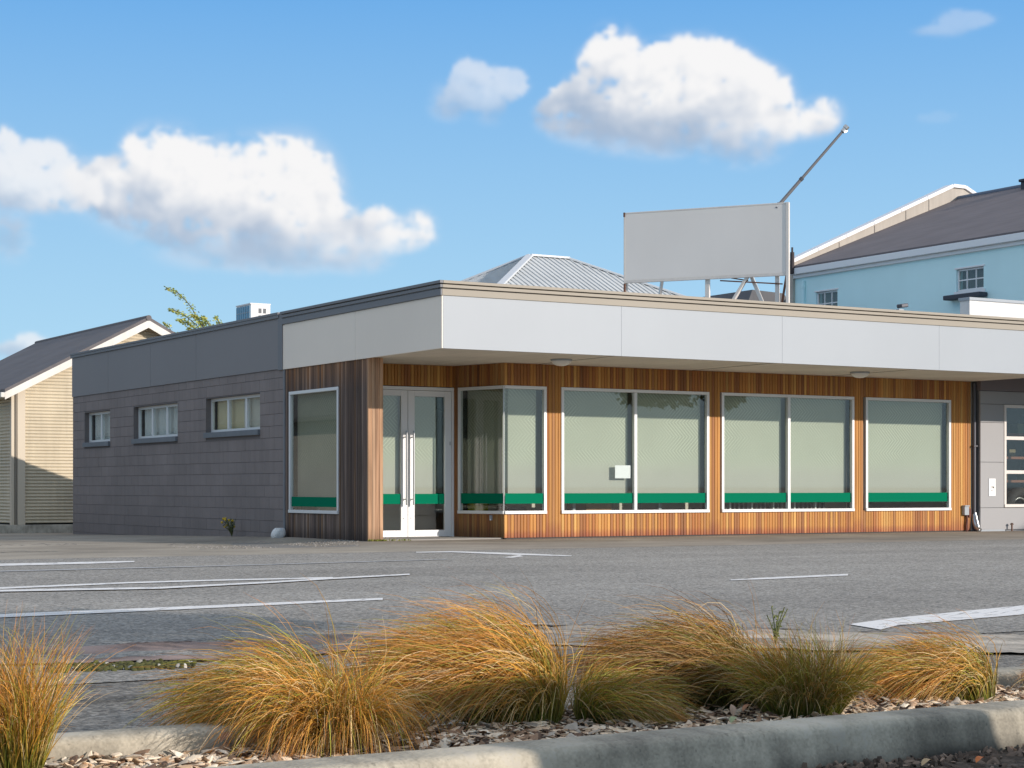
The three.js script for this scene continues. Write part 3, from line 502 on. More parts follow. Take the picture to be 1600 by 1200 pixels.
{ // side window in the weathered wall
  const m = new THREE.Matrix4().makeRotationY(-Math.PI / 2), w = part('side_display_window', frameParts(-2.865, -1.018, 0.395, 2.36, [], -0.05, 0.012).map((g) => g.applyMatrix4(m)), M.aluminium, shop);
  w.userData.label = 'tall window in the weathered timber side wall';
  part('pane', bx(-2.82, -1.06, 0.44, 2.32, -0.024, -0.018).applyMatrix4(m), M.glass, w);
  part('green_band', bx(-2.81, -1.07, 0.5, 0.655, -0.0175, -0.0155).applyMatrix4(m), M.green, w);
  part('roller_blind', blindGeo(-2.8, -1.1, 0.58, 2.32, -0.12, 0.4).applyMatrix4(m), M.shadedBlind, w);
}
// ---------------------------------------------------------------- entrance
{
  const Z = -1.1, x0 = 0.42, x1 = 2.074, mid = 1.247;
  part('door_frame', [rbx(x0, x1, 2.345, HD, Z - 0.05, Z + 0.02, 0.004), rbx(x0, x0 + 0.04, 0, 2.345, Z - 0.05, Z + 0.02, 0.004), rbx(x1 - 0.042, x1, 0, 2.345, Z - 0.05, Z + 0.02, 0.004), bx(x0, x1, 0, 0.02, Z - 0.06, Z + 0.03)], M.whiteDoor, shop);
  part('recess_wall', bx(0.25, x0, 0, S, Z - 0.05, Z - 0.02), M.dark, shop);
  for (const [a, b, s] of [[x0 + 0.044, mid - 0.004, -1], [mid + 0.004, x1 - 0.046, 1]]) {
    const st = 0.118, d = part('entrance_door', [rbx(a, a + st, 0.025, 2.34, Z - 0.04, Z + 0.004, 0.004), rbx(b - st, b, 0.025, 2.34, Z - 0.04, Z + 0.004, 0.004), rbx(a + st, b - st, 2.25, 2.34, Z - 0.04, Z + 0.004, 0.004), rbx(a + st, b - st, 0.025, 0.13, Z - 0.04, Z + 0.004, 0.004)], M.whiteDoor, shop);
    d.userData.label = s < 0 ? 'white glazed door leaf half behind the corner post' : 'white glazed door leaf nearest the bay window';
    part('pane', bx(a + st - 0.01, b - st + 0.01, 0.12, 2.26, Z - 0.02, Z - 0.014), M.glass, d);
    part('green_band', bx(a + st, b - st, 0.545, 0.705, Z - 0.0135, Z - 0.0115), M.green, d);
    part('door_blind', blindGeo(a + st + 0.005, b - st - 0.005 - (s > 0 ? 0.1 : 0), 0.62, 2.25, Z - 0.1, a), M.blindFabric, d);
    const hx = s < 0 ? b - 0.06 : a + 0.06, hz = Z + 0.085;
    part('handle', [rod([hx, 0.53, hz], [hx, 1.7, hz], 0.016, 0.016, 12), rod([hx, 0.62, Z], [hx, 0.62, hz], 0.011), rod([hx, 1.6, Z], [hx, 1.6, hz], 0.011)], M.steel, d);
    part('lock', [rod([hx + s * 0.005, 0.325, Z], [hx + s * 0.005, 0.325, Z + 0.018], 0.018, 0.016, 14)], M.steel, d);
  }
  part('door_closer_plate', rbx(x1 - 0.08, x1 - 0.055, 1.48, 1.54, Z + 0.004, Z + 0.014, 0.003), M.steel, shop);
}
// glimpses of the room below the blinds
{
  const desk = thing('office_desk', 'low desk seen under the green band of the notice window', 'desk', [4.7, 0.02, -0.62]);
  part('desk_top', rbx(-0.9, 0.9, 0.68, 0.72, -0.35, 0.35), M.cream, desk);
  for (const [x, z] of [[-0.85, 0.3], [0.85, 0.3], [-0.85, -0.3], [0.85, -0.3]]) part('leg', rbx(x - 0.03, x + 0.03, 0, 0.68, z - 0.03, z + 0.03), M.white, desk);
  part('drawer_unit', rbx(-0.6, -0.1, 0.02, 0.67, -0.28, 0.3), std({ color: lin(0.35, 0.2, 0.1) }), desk);
  const heater = thing('finned_heater', 'dark finned heater standing behind the right wide window', 'heater', [8.0, 0.02, -0.36]);
  part('casing', [rbx(-1.3, 1.2, 0.0, 0.1, -0.06, 0.06), rbx(-1.3, 1.2, 0.56, 0.6, -0.06, 0.06)], M.darkMetal, heater);
  for (let k = 0; k < 26; k++) part('fin', rbx(-1.27 + k * 0.094, -1.23 + k * 0.094, 0.1, 0.56, -0.05, 0.05), k % 5 === 3 ? M.aluminium : M.darkMetal, heater);
  const box = thing('storage_box', 'yellow box glimpsed at the foot of the bay window', 'box', [2.42, 0.02, -0.95]);
  part('body', rbx(-0.12, 0.14, 0, 0.5, -0.15, 0.12), std({ color: lin(0.65, 0.5, 0.03) }), box); part('lid', rbx(-0.13, 0.15, 0.5, 0.53, -0.16, 0.13), std({ color: lin(0.6, 0.45, 0.03) }), box);
  const chair = thing('office_stool', 'dark stool glimpsed low inside the bay window', 'stool', [2.85, 0.02, -0.6]);
  part('seat', rbx(-0.18, 0.18, 0.42, 0.48, -0.18, 0.18, 0.02, 2), M.darkMetal, chair);
  for (const [x, z] of [[-0.14, 0.14], [0.14, 0.14], [-0.14, -0.14], [0.14, -0.14]]) part('leg', rod([x * 1.2, 0, z * 1.2], [x, 0.42, z], 0.014), M.steel, chair);
}
const notice = thing('paper_notice', 'blank white paper notice stuck inside the two-pane window', 'notice', [4.62, 1.06, -0.028]);
part('sheet', bx(-0.151, 0.151, -0.105, 0.105, -0.002, 0), M.paper, notice);

// ceiling lights under the canopy
{
  const dome = new THREE.SphereGeometry(0.15, 28, 10, 0, Math.PI * 2, Math.PI / 2, Math.PI / 2).scale(1, 0.52, 1), plate = new THREE.CylinderGeometry(0.165, 0.165, 0.022, 32);
  const opal = std({ color: lin(0.78, 0.76, 0.7), roughness: 0.35 });
  for (const [x, label] of [[2.72, 'round opal light under the canopy nearer the bay window'], [8.68, 'round opal light under the canopy nearer the garage']]) {
    const l = thing('canopy_light', label, 'ceiling light', [x, S, 1.1], 0, 'round lights under the canopy');
    part('base_plate', plate.clone().translate(0, -0.012, 0), M.white, l); part('diffuser', dome.clone().translate(0, -0.024, 0), opal, l);
  }
}
// fittings at the end of the timber front
{
  const mb = thing('meter_box', 'small white box with a brown pipe at the timber end', 'box', [12.17, 0.3, 0.0]);
  part('box_body', rbx(-0.055, 0.055, 0, 0.17, 0, 0.07, 0.006), M.white, mb); part('lid', rbx(-0.06, 0.06, 0.155, 0.18, 0, 0.085, 0.005), M.white, mb);
  part('pipe', tube([[0.03, 0, 0.03], [0.035, -0.1, 0.035], [0.02, -0.2, 0.03], [0.03, -0.3, 0.03]], 0.02), std({ color: lin(0.12, 0.045, 0.03) }), mb);
  part('clip', rbx(0.09, 0.15, -0.04, 0.12, 0, 0.03), std({ color: lin(0.14, 0.05, 0.03) }), mb);
  const hook = thing('wall_hook', 'small white hook under the bay window sill', 'hook', [2.27, 0.37, -0.24], -(Math.PI / 2 - SPA));
  part('hook_body', [rbx(-0.008, 0.008, -0.08, 0, -0.02, 0.035, 0.004)], M.white, hook);
  const dp = thing('downpipe', 'black downpipe with a silver shoe between timber front and garage', 'downpipe', [12.39, 0, 0.03]);
  part('pipe', rod([0, 0.3, 0], [0, 2.72, 0], 0.035), M.darkMetal, dp);
  part('shoe', [tube([[0, 0.32, 0], [0, 0.18, 0.01], [0.0, 0.07, 0.06], [0.0, 0.02, 0.14]], 0.045), rod([0.02, 0.02, 0.1], [0.0, 0.34, 0.02], 0.03)], M.steel, dp);
  part('bracket', rbx(-0.05, 0.05, 1.55, 1.58, -0.03, 0.05), M.darkMetal, dp);
}
// ---------------------------------------------------------------- garage at the right
{
  const g = thing('garage_building', 'grey panelled garage with glazed door right of the timber shop', 'garage', [12.46, 0, 0.12]);
  const gp1 = std({ color: lin(0.36, 0.355, 0.35), map: T.clean, roughness: 0.6 });
  part('wall', [bx(0.01, 0.6, 0, 2.74, -0.4, -0.03), bx(0.6, 8, 0, 0.5, -0.4, -0.05), bx(0.6, 8, 2.36, 2.74, -0.4, -0.05), bx(0, 8, -0.1, 3.3, -6.4, -6.2), bx(7.8, 8, 0, 3.3, -6.2, -0.4), bx(0.0, 0.2, 0, 2.9, -6.2, -0.4)], M.capGrey, g);
  for (const [a, b] of [[0.03, 0.43], [0.436, 1.27], [1.276, 2.0], [2.006, 2.34], [2.346, 2.58]]) part('wall_panel', rbx(0, 0.595, a, b, -0.04, 0, 0.003), gp1, g);
  part('wall_panel', rbx(0.605, 4, 0.03, 0.44, -0.06, -0.02, 0.003), gp1, g); part('wall_panel', rbx(0.605, 4, 2.346, 2.58, -0.06, -0.02, 0.003), gp1, g);
  part('beam', rbx(-0.02, 8, 2.59, 2.9, -0.1, 0.03, 0.005), std({ color: lin(0.2, 0.17, 0.17), roughness: 0.7 }), g);
  part('base_strip', rbx(-0.01, 0.62, -0.01, 0.03, -0.04, 0.012, 0.003), M.white, g);
  part('garage_roof', bx(0, 12, 3.3, 3.4, -6.4, -0.1), M.roofGrey, g);
  part('inner_floor', bx(0.2, 7.8, -0.1, 0.01, -6.2, -0.4), M.carpet, g);
  const door = part('glazed_door', [...frameParts(0.6, 3.4, 0.44, 2.34, [], -0.05, 0.01, 0.055), rbx(0.655, 3.345, 1.06, 1.125, -0.05, 0.006, 0.004), rbx(0.655, 3.345, 1.69, 1.755, -0.05, 0.006, 0.004), rbx(1.97, 2.03, 0.495, 2.285, -0.05, 0.002, 0.004)], std({ color: lin(0.72, 0.66, 0.6), roughness: 0.5 }), g);
  for (const [a, b] of [[0.49, 1.065], [1.12, 1.695], [1.75, 2.29]]) for (const [c, d] of [[0.65, 1.975], [2.025, 3.35]]) part('pane', bx(c, d, a, b, -0.024, -0.018), M.glass, door);
  part('upper_wall', [bx(5.6, 8, 3.3, 5.05, -6.2, -5.9)], std({ color: lin(0.84, 0.82, 0.78), map: T.paint }), g);
  part('wall_coping', rbx(5.57, 8, 5.05, 5.12, -6.23, -5.87, 0.008), M.white, g);
  const sign = thing('wall_sign', 'small white plate with grey symbols on the grey pillar', 'sign', [12.75, 0.81, 0.12]);
  const cv = document.createElement('canvas'); cv.width = 128; cv.height = 256; const c = cv.getContext('2d');
  c.fillStyle = '#f3f0ec'; c.fillRect(0, 0, 128, 256); c.strokeStyle = '#6a6a62'; c.lineWidth = 3;
  c.beginPath(); c.moveTo(60, 48); c.lineTo(50, 84); c.moveTo(60, 48); c.lineTo(70, 84); c.stroke();
  c.fillStyle = '#b9b6b0'; c.fillRect(44, 106, 34, 26); c.fillStyle = '#4a4c40'; c.beginPath(); c.ellipse(88, 130, 15, 14, 0.3, 0, 7); c.fill(); c.fillStyle = '#8c8c84'; c.fillRect(42, 134, 36, 4); c.fillRect(42, 134, 4, 22); c.fillRect(84, 88, 16, 5);
  c.beginPath(); c.ellipse(56, 178, 15, 9, 0, 0, 7); c.fill(); c.fillStyle = '#c9c6c0'; c.fillRect(14, 16, 20, 8); c.fillRect(46, 18, 50, 4);
  const ct = new THREE.CanvasTexture(cv); ct.colorSpace = THREE.SRGBColorSpace;
  const face = new THREE.PlaneGeometry(0.17, 0.32).translate(0, 0, 0.0085);
  part('plate', rbx(-0.09, 0.09, -0.165, 0.165, 0.001, 0.008, 0.003), M.white, sign); part('print', face, std({ map: ct, roughness: 0.5 }), sign);
  const tap = thing('garden_tap', 'little rusty standpipe at the foot of the garage wall', 'tap', [13.2, 0, 0.18]);
  part('pipe', rod([0, 0, 0], [0, 0.12, 0], 0.016), std({ color: lin(0.16, 0.09, 0.06) }), tap); part('head', [rod([-0.03, 0.125, 0], [0.03, 0.125, 0], 0.014), rod([0, 0.12, 0], [0, 0.15, 0.0], 0.022)], std({ color: lin(0.12, 0.08, 0.06) }), tap);
  // things in the workshop
  const ty = new THREE.TorusGeometry(0.3, 0.1, 12, 36), rim = new THREE.TorusGeometry(0.19, 0.02, 8, 30);
  for (const [x, y, z, label] of [[13.95, 0.42, -0.35, 'tyre leaning inside the glazed garage door'], [13.6, 0.42, -0.6, 'tyre farther back behind the leaning one']]) {
    const t = thing('tyre', label, 'tyre', [x, y, z]); part('rubber', ty.clone(), std({ color: lin(0.025, 0.025, 0.027), roughness: 0.8 }), t); part('rim', rim.clone(), M.steel, t);
  }
  const shelf = thing('tool_shelf', 'brown shelf of parts behind the garage glass', 'shelf', [13.6, 0, -0.9]);
  for (const y of [0.9, 1.35, 1.8]) part('board', rbx(-0.5, 1.2, y, y + 0.05, -0.2, 0.2), std({ color: lin(0.22, 0.09, 0.05) }), shelf);
  for (const x of [-0.5, 1.16]) part('upright', rbx(x, x + 0.04, 0, 2.2, -0.2, 0.2), M.darkMetal, shelf);
  for (let k = 0; k < 7; k++) { const x = -0.35 + k * 0.22, y = [0.95, 1.4, 1.85][k % 3]; part('carton', rbx(x, x + 0.17, y, y + 0.14 + 0.05 * (k % 2), -0.1, 0.12), std({ color: lin(0.3 - k * 0.03, 0.15, 0.08) }), shelf); }
}
// ---------------------------------------------------------------- roof billboard
{
  const A = [6.49, -2.72], B = [8.22, -0.23], ang = Math.atan2(-(B[1] - A[1]), B[0] - A[0]), W = Math.hypot(B[0] - A[0], B[1] - A[1]);
  const bb = thing('roof_billboard', 'blank pale grey billboard on white steel legs above the canopy', 'billboard', [A[0], 3.42, A[1]], ang);
  const rust = std({ color: lin(0.16, 0.07, 0.04), roughness: 0.9 }), wht = std({ color: lin(0.8, 0.74, 0.66), map: T.paint, roughness: 0.7 });
  const y0 = 1.09, y1 = 2.31;
  part('panel', rbx(0.03, W - 0.03, y0 + 0.02, y1 - 0.01, -0.02, 0.02, 0.004), std({ color: lin(0.84, 0.78, 0.7), map: T.clean, roughness: 0.55 }), bb);
  part('frame', [rbx(0.03, W - 0.03, y1 - 0.01, y1 + 0.02, -0.03, 0.022), rbx(0.03, W - 0.03, y0 - 0.03, y0 + 0.02, -0.03, 0.022), rbx(0, 0.03, y0 - 0.03, y1 + 0.02, -0.035, 0.023)], wht, bb);
  part('post', rbx(-0.02, 0.045, 0, y0 + 0.9, -0.1, -0.036), wht, bb); part('post', rbx(W - 0.03, W + 0.025, 0, y1 + 0.02, -0.04, 0.03), wht, bb);
  part('post', rbx(1.52, 1.6, 0, y0 - 0.02, -0.08, -0.02), wht, bb); part('post', rbx(W - 0.24, W - 0.17, 0, y0 - 0.02, -0.09, -0.03), wht, bb);
  part('brace', bar([1.72, 0.2, -0.05], [2.3, y0, -0.05], 0.09, 0.05), wht, bb); part('brace', bar([2.72, 0.2, -0.12], [2.34, y0, -0.12], 0.1, 0.05), wht, bb);
  part('brace', bar([W - 0.16, 0.25, 0.0], [W - 0.02, y0, 0.0], 0.035), rust, bb);
  part('brace', bar([1.8, y0 - 0.06, -0.02], [W - 0.1, y0 - 0.17, -0.02], 0.022), rust, bb); part('brace', bar([1.9, y0, -0.06], [2.3, y0 - 0.08, -0.06], 0.02), rust, bb);
  part('brace', [bar([0.55, 0.45, -0.2], [0.72, y0, -0.02], 0.05), bar([0.3, 0.55, -0.2], [0.6, 0.62, -0.2], 0.06)], M.steel, bb);
  part('rust_stain', [rbx(0.0, 0.035, 0.72, y0 - 0.04, 0.0, 0.032), rbx(-0.002, 0.032, y1 - 0.06, y1 + 0.022, 0.031, 0.034)], rust, bb);
  const pole = thing('steel_pole', 'slanting grey steel pole rising from the billboard corner', 'pole', [8.14, 5.70, -0.4]);
  const tip = [1.0, 1.36, 0.62], d = (k, o = 0) => [tip[0] * k, tip[1] * k + o, tip[2] * k];
  part('tube', [rod([0, 0, 0], d(0.35), 0.032, 0.03), rod(d(0.34), d(0.97), 0.026, 0.024)], std({ color: lin(0.2, 0.19, 0.19), roughness: 0.5, metalness: 0.5 }), pole);
  part('collar', rod(d(0.33), d(0.36), 0.038), M.darkMetal, pole); part('base_shoe', rod(d(-0.02, -0.02), d(0.03), 0.05), M.darkMetal, pole);
  part('tip_cap', [rod(d(0.95), d(1.0), 0.04, 0.035), rod(d(0.99), d(1.02), 0.05), bar([tip[0] - 0.05, tip[1] - 0.09, tip[2]], [tip[0] + 0.03, tip[1] - 0.05, tip[2]], 0.035)], M.steel, pole);
  const fl = thing('flood_light', 'small white floodlight on the canopy roof edge', 'floodlight', [10.6, 3.5, 0.0]);
  part('bracket', [rod([0, 0, 0], [0, 0.46, 0], 0.02), rbx(-0.06, 0.06, 0.42, 0.5, -0.04, 0.04, 0.01)], M.white, fl);
  part('lamp_head', boxUV(new RoundedBoxGeometry(0.17, 0.07, 0.14, 2, 0.02).rotateZ(0.15).translate(0.06, 0.56, 0)), M.darkMetal, fl);
}
// ---------------------------------------------------------------- corrugated shed on the left
function corrugated(x0, x1, yOf, y0, pitch, amp, z, step = 6) {     // horizontal corrugations of a wall facing +z, top edge given by yOf(x)
  const pos = [], idx = [], uv = []; const xs = range(x0, x1, 0.4), n = Math.ceil((5.2 - y0) / pitch * step);
  for (let j = 0; j <= n; j++) for (const x of xs) { const y = Math.min(y0 + j * pitch / step, yOf(x)); pos.push(x, y, z + amp * Math.sin((y - y0) / pitch * 2 * Math.PI)); uv.push(x, y); }
  const m = xs.length; for (let j = 0; j < n; j++) for (let i = 0; i < m - 1; i++) { const a = j * m + i; idx.push(a, a + 1, a + m, a + 1, a + m + 1, a + m); }
  const g = new THREE.BufferGeometry(); g.setAttribute('position', new THREE.Float32BufferAttribute(pos, 3)); g.setAttribute('uv', new THREE.Float32BufferAttribute(uv, 2)); g.setIndex(idx); g.computeVertexNormals(); return g;
}
{
  const y = gh(-1, -19), s = thing('corrugated_shed', 'cream corrugated iron shed with grey gabled roof behind the block wall', 'shed', [0.06, y, -19]);
  const iron = std({ color: lin(0.66, 0.57, 0.41), map: T.roofing, roughness: 0.6 }), roof = std({ color: lin(0.165, 0.15, 0.15), map: T.roofing, roughness: 0.85 }), trim = std({ color: lin(0.82, 0.78, 0.7), map: T.paint, roughness: 0.6 }), cream = std({ color: lin(0.6, 0.52, 0.4), roughness: 0.7 });
  const EV = 3.44, HW = 3.25, AP = 5.15, pitch = 0.079, slope = (AP - EV) / HW, yOf = (x) => EV + 0.02 + slope * Math.min(x, 2 * HW - x);
  part('gable_wall', corrugated(0.2, 2 * HW, yOf, 0.24, pitch, 0.016, 0), iron, s);
  const side = corrugated(-9, 0, () => EV, 0.24, pitch, 0.016, 0); part('side_wall', side.applyMatrix4(new THREE.Matrix4().makeTranslation(0, 0, 0).multiply(new THREE.Matrix4().makeRotationY(-Math.PI / 2))), iron, s);
  part('wall_core', [bx(0.03, 2 * HW - 0.05, 0, EV, -8.9, -0.03)], M.dark, s);
  part('corner_board', [rbx(0.1, 0.29, 0.2, EV + 0.05, -0.03, 0.045)], cream, s);
  part('corner_board', [rbx(-0.045, 0.03, 0.2, EV, -0.1, 0.035)], cream, s);
  part('downpipe', [rod([0.065, 0.15, 0.03], [0.065, EV - 0.05, 0.03], 0.03)], std({ color: lin(0.22, 0.19, 0.15) }), s);
  part('plinth', rbx(-6, 2 * HW, -0.3, 0.2, -9, 0.12, 0.01), M.concrete, s);
  // roof: two slopes with overhang, white barge boards and gutter
  const o = 0.28, zz = 0.34, L = (x, lift, z) => [x, EV + slope * Math.min(x, 2 * HW - x) + lift, z];
  part('roof', [prism([[-o, EV - slope * o + 0.05], [HW, AP + 0.05], [HW, AP + 0.13], [-o, EV - slope * o + 0.12]], -9, zz), prism([[HW, AP + 0.05], [2 * HW + o, EV - slope * o + 0.05], [2 * HW + o, EV - slope * o + 0.12], [HW, AP + 0.13]], -9, zz)], roof, s);
  part('ridge_cap', rod([HW, AP + 0.1, -9], [HW, AP + 0.1, zz + 0.02], 0.07), roof, s);
  part('barge_board', prism([[-o, EV - slope * o - 0.13], [HW, AP - 0.14], [HW, AP + 0.045], [-o, EV - slope * o + 0.045]], zz - 0.03, zz + 0.005), trim, s);
  part('barge_board', prism([[HW, AP - 0.14], [2 * HW + o, EV - slope * o - 0.13], [2 * HW + o, EV - slope * o + 0.045], [HW, AP + 0.045]], zz - 0.03, zz + 0.005), trim, s);
  part('verge_soffit', [prism([[-o, EV - slope * o + 0.02], [HW, AP + 0.01], [HW, AP + 0.045], [-o, EV - slope * o + 0.045]], 0.02, zz - 0.03), prism([[HW, AP + 0.01], [2 * HW + o, EV - slope * o + 0.02], [2 * HW + o, EV - slope * o + 0.045], [HW, AP + 0.045]], 0.02, zz - 0.03)], std({ color: lin(0.2, 0.16, 0.13) }), s);
  part('gutter', rbx(-o - 0.1, -o + 0.02, EV - slope * o - 0.08, EV - slope * o + 0.04, -9, zz, 0.02, 2), trim, s);
}
// ---------------------------------------------------------------- house with a hipped iron roof behind
{
  const h = thing('hipped_house', 'house behind the shop showing only its pale ribbed hip roof', 'house', [16.41, 0, -22.14]);
  const rib = std({ color: lin(0.6, 0.62, 0.61), map: T.roofing, roughness: 0.6 }), capm = std({ color: lin(0.6, 0.62, 0.63), roughness: 0.5 });
  const L = 1.36, w = 5, p = 0.5, H = 7.7, e = H - w * p;
  part('wall', bx(-4.6, L + 4.6, -0.5, e, -4.6, 4.6), M.white, h);
  const rf = part('roof', poly([[[0, H, 0], [-w, e, -w], [-w, e, w]], [[0, H, 0], [-w, e, w], [L + w, e, w], [L, H, 0]], [[L, H, 0], [L + w, e, w], [L + w, e, -w]], [[L, H, 0], [L + w, e, -w], [-w, e, -w], [0, H, 0]]]), rib, h);
  const ribs = [];
  for (let x = -w + 0.1; x < L + w; x += 0.19) { const d = x < 0 ? -x : x > L ? x - L : 0; if (w - d > 0.1) ribs.push(bar([x, H - d * p + 0.012, d], [x, e + 0.012, w], 0.05, 0.03)); }
  for (let z = -w + 0.1; z < w; z += 0.19) { const d = Math.abs(z); if (w - d > 0.1) ribs.push(bar([-d, H - d * p + 0.012, z], [-w, e + 0.012, z], 0.05, 0.03)); }
  part('roof_ribs', ribs, rib, rf).userData.kind = 'stuff';
  part('ridge_cap', [bar([0, H + 0.03, 0], [L, H + 0.03, 0], 0.22, 0.06)], capm, rf);
  for (const [a, b] of [[[0, H, 0], [-w, e, w]], [[0, H, 0], [-w, e, -w]], [[L, H, 0], [L + w, e, w]]]) part('hip_cap', bar([a[0], a[1] + 0.03, a[2]], [b[0], b[1] + 0.03, b[2]], 0.22, 0.06), capm, rf);
}
{ // low dark roof glimpsed under the billboard
  const g = thing('distant_shed', 'dark low-roofed shed glimpsed under the billboard', 'shed', [25.3, 0, -25]);
  part('wall', bx(-0.4, 1.3, 0, 6.5, -1, 2.4), M.capGrey, g); part('roof', prism([[-0.6, 6.5], [1.5, 6.5], [1.0, 7.15], [-0.3, 7.2]], -1.2, 2.6), std({ color: lin(0.12, 0.12, 0.125), map: T.roofing }), g);
}
// ---------------------------------------------------------------- pale blue building on the right
{
  const b = thing('blue_building', 'tall pale blue building with brown gabled roof at the right', 'building', [28.85, 0, -25.16]);
  const blue = std({ color: lin(0.7, 0.97, 0.99), map: T.clean, roughness: 0.7 }), roof = std({ color: lin(0.19, 0.163, 0.165), map: T.roofing, roughness: 0.85 }), wt = std({ color: lin(0.82, 0.82, 0.82), roughness: 0.6 }), beige = std({ color: lin(0.52, 0.47, 0.4), map: T.paint, roughness: 0.8 });
  const EV = 8.15, HW = 7.7, AP = 11.35, LZ = 24;
  const wins = [[8.2, 9.0, 6.86, 7.55], [1.35, 2.45, 6.62, 7.45]].map(([a, c, y0, y1], i) => i ? [a, c, y0, y1] : [7.98, 9.13, 6.86, 7.55]);
  const wl = []; let z = 0.25; for (const [a, c, y0, y1] of [...wins].sort((p, q) => p[0] - q[0])) { wl.push(bx(0, 0.3, 0, EV, z, a), bx(0, 0.3, 0, y0, a, c), bx(0, 0.3, y1, EV, a, c)); z = c; } wl.push(bx(0, 0.3, 0, EV, z, LZ), bx(2 * HW - 0.3, 2 * HW, 0, EV, 0.25, LZ));
  part('wall', wl, blue, b);
  part('eaves_fascia', [rbx(-0.22, 0.05, EV - 0.02, EV + 0.2, 0.25, LZ, 0.02), rbx(-0.1, 0.02, EV - 0.14, EV - 0.02, 0.25, LZ, 0.02)], wt, b);
  const s = (AP - EV - 0.2) / HW;
  part('roof', [prism([[-0.2, EV + 0.2], [HW, AP], [HW, AP + 0.06], [-0.2, EV + 0.26]], 0.25, LZ), prism([[HW, AP], [2 * HW + 0.2, EV + 0.2], [2 * HW + 0.2, EV + 0.26], [HW, AP + 0.06]], 0.25, LZ)], roof, b);
  part('ridge_cap', rod([HW, AP + 0.05, 0.25], [HW, AP + 0.05, LZ], 0.1), std({ color: lin(0.12, 0.15, 0.2) }), b);
  // parapet gable at the far end: beige face, white coping laid in lengths
  part('parapet_gable', prism([[-0.1, 0], [2 * HW, 0], [2 * HW, EV + 0.5], [HW + 0.35, AP + 0.42], [HW - 0.35, AP + 0.42], [-0.1, EV + 0.42]], 0, 0.25), beige, b);
  const cop = [[-0.3, EV + 0.4], [HW - 0.3, AP + 0.5], [HW + 0.3, AP + 0.5], [2 * HW + 0.2, EV + 0.5]];
  for (let i = 0; i < 6; i++) { const t0 = i / 6, t1 = (i + 0.99) / 6, P = (t) => [lerp(cop[0][0], cop[1][0], t), lerp(cop[0][1], cop[1][1], t), 0.12]; part('coping_stone', bar(P(t0), P(t1), 0.42, 0.13), wt, b); }
  part('coping_stone', bar([...cop[1], 0.12], [...cop[2], 0.12], 0.42, 0.13), wt, b); part('coping_stone', bar([...cop[2], 0.12], [...cop[3], 0.12], 0.42, 0.13), wt, b);
  const joint = std({ color: lin(0.12, 0.11, 0.1) });
  part('parapet_joint', [0.28, 0.5, 0.7, 0.85].map((t) => { const x = lerp(-0.1, HW - 0.35, t), yy = lerp(EV + 0.42, AP + 0.42, t); return bx(x - 0.015, x + 0.015, yy - 0.5, yy - 0.05, 0.2, 0.256); }), joint, b);
  wins.forEach(([a, c, y0, y1], i) => {
    const w = part('window', [bx(0.06, 0.12, y0, y0 + 0.06, a, c), bx(0.06, 0.12, y1 - 0.06, y1, a, c), bx(0.06, 0.12, y0 + 0.06, y1 - 0.06, a, a + 0.06), bx(0.06, 0.12, y0 + 0.06, y1 - 0.06, c - 0.06, c), ...[1, 2].map((k) => { const m = lerp(a, c, k / 3); return bx(0.07, 0.11, y0 + 0.06, y1 - 0.06, m - 0.018, m + 0.018); }), bx(0.072, 0.108, (y0 + y1) / 2 - 0.018, (y0 + y1) / 2 + 0.018, a + 0.06, c - 0.06)], wt, b);
    w.userData.label = i ? 'white six-pane window half hidden by the canopy' : 'white six-pane window above the dark ledge';
    for (let k = 0; k < 3; k++) for (let j = 0; j < 2; j++) part('pane', bx(0.085, 0.09, lerp(y0 + 0.05, y1 - 0.05, j / 2), lerp(y0 + 0.05, y1 - 0.05, (j + 1) / 2), lerp(a + 0.05, c - 0.05, k / 3), lerp(a + 0.05, c - 0.05, (k + 1) / 3)), M.glass, w);
    part('trim', [bx(-0.03, 0.06, y0 - 0.12, y0, a - 0.08, c + 0.08), bx(-0.02, 0.06, y1, y1 + 0.05, a - 0.06, c + 0.06)], wt, w);
    part('room_back', bx(0.28, 0.29, y0, y1, a, c), std({ color: lin(0.09, 0.085, 0.085) }), w);
  });
  part('ledge', rbx(-0.35, 0, 6.6, 6.74, 7.75, 9.3, 0.02), std({ color: lin(0.06, 0.065, 0.08) }), b);
  part('chimney', [rbx(HW - 0.6, HW + 0.1, AP - 0.6, AP + 0.1, 3.85, 4.75, 0.03), rbx(HW - 0.66, HW + 0.16, AP + 0.1, AP + 0.2, 3.8, 4.8, 0.03)], std({ color: lin(0.05, 0.055, 0.07) }), b);
  part('downpipe', [rod([-0.05, 4, 0.75], [-0.05, EV - 0.25, 0.75], 0.06), rod([-0.05, EV - 0.5, 0.75], [-0.05, EV - 0.4, 0.75], 0.08)], blue, b);
  part('vent_pipe', [rod([-0.25, EV + 0.0, 0.4], [-0.25, EV + 0.75, 0.4], 0.075), rod([-0.25, EV + 0.75, 0.4], [-0.25, EV + 0.92, 0.4], 0.035)], std({ color: lin(0.05, 0.04, 0.04) }), b);
}
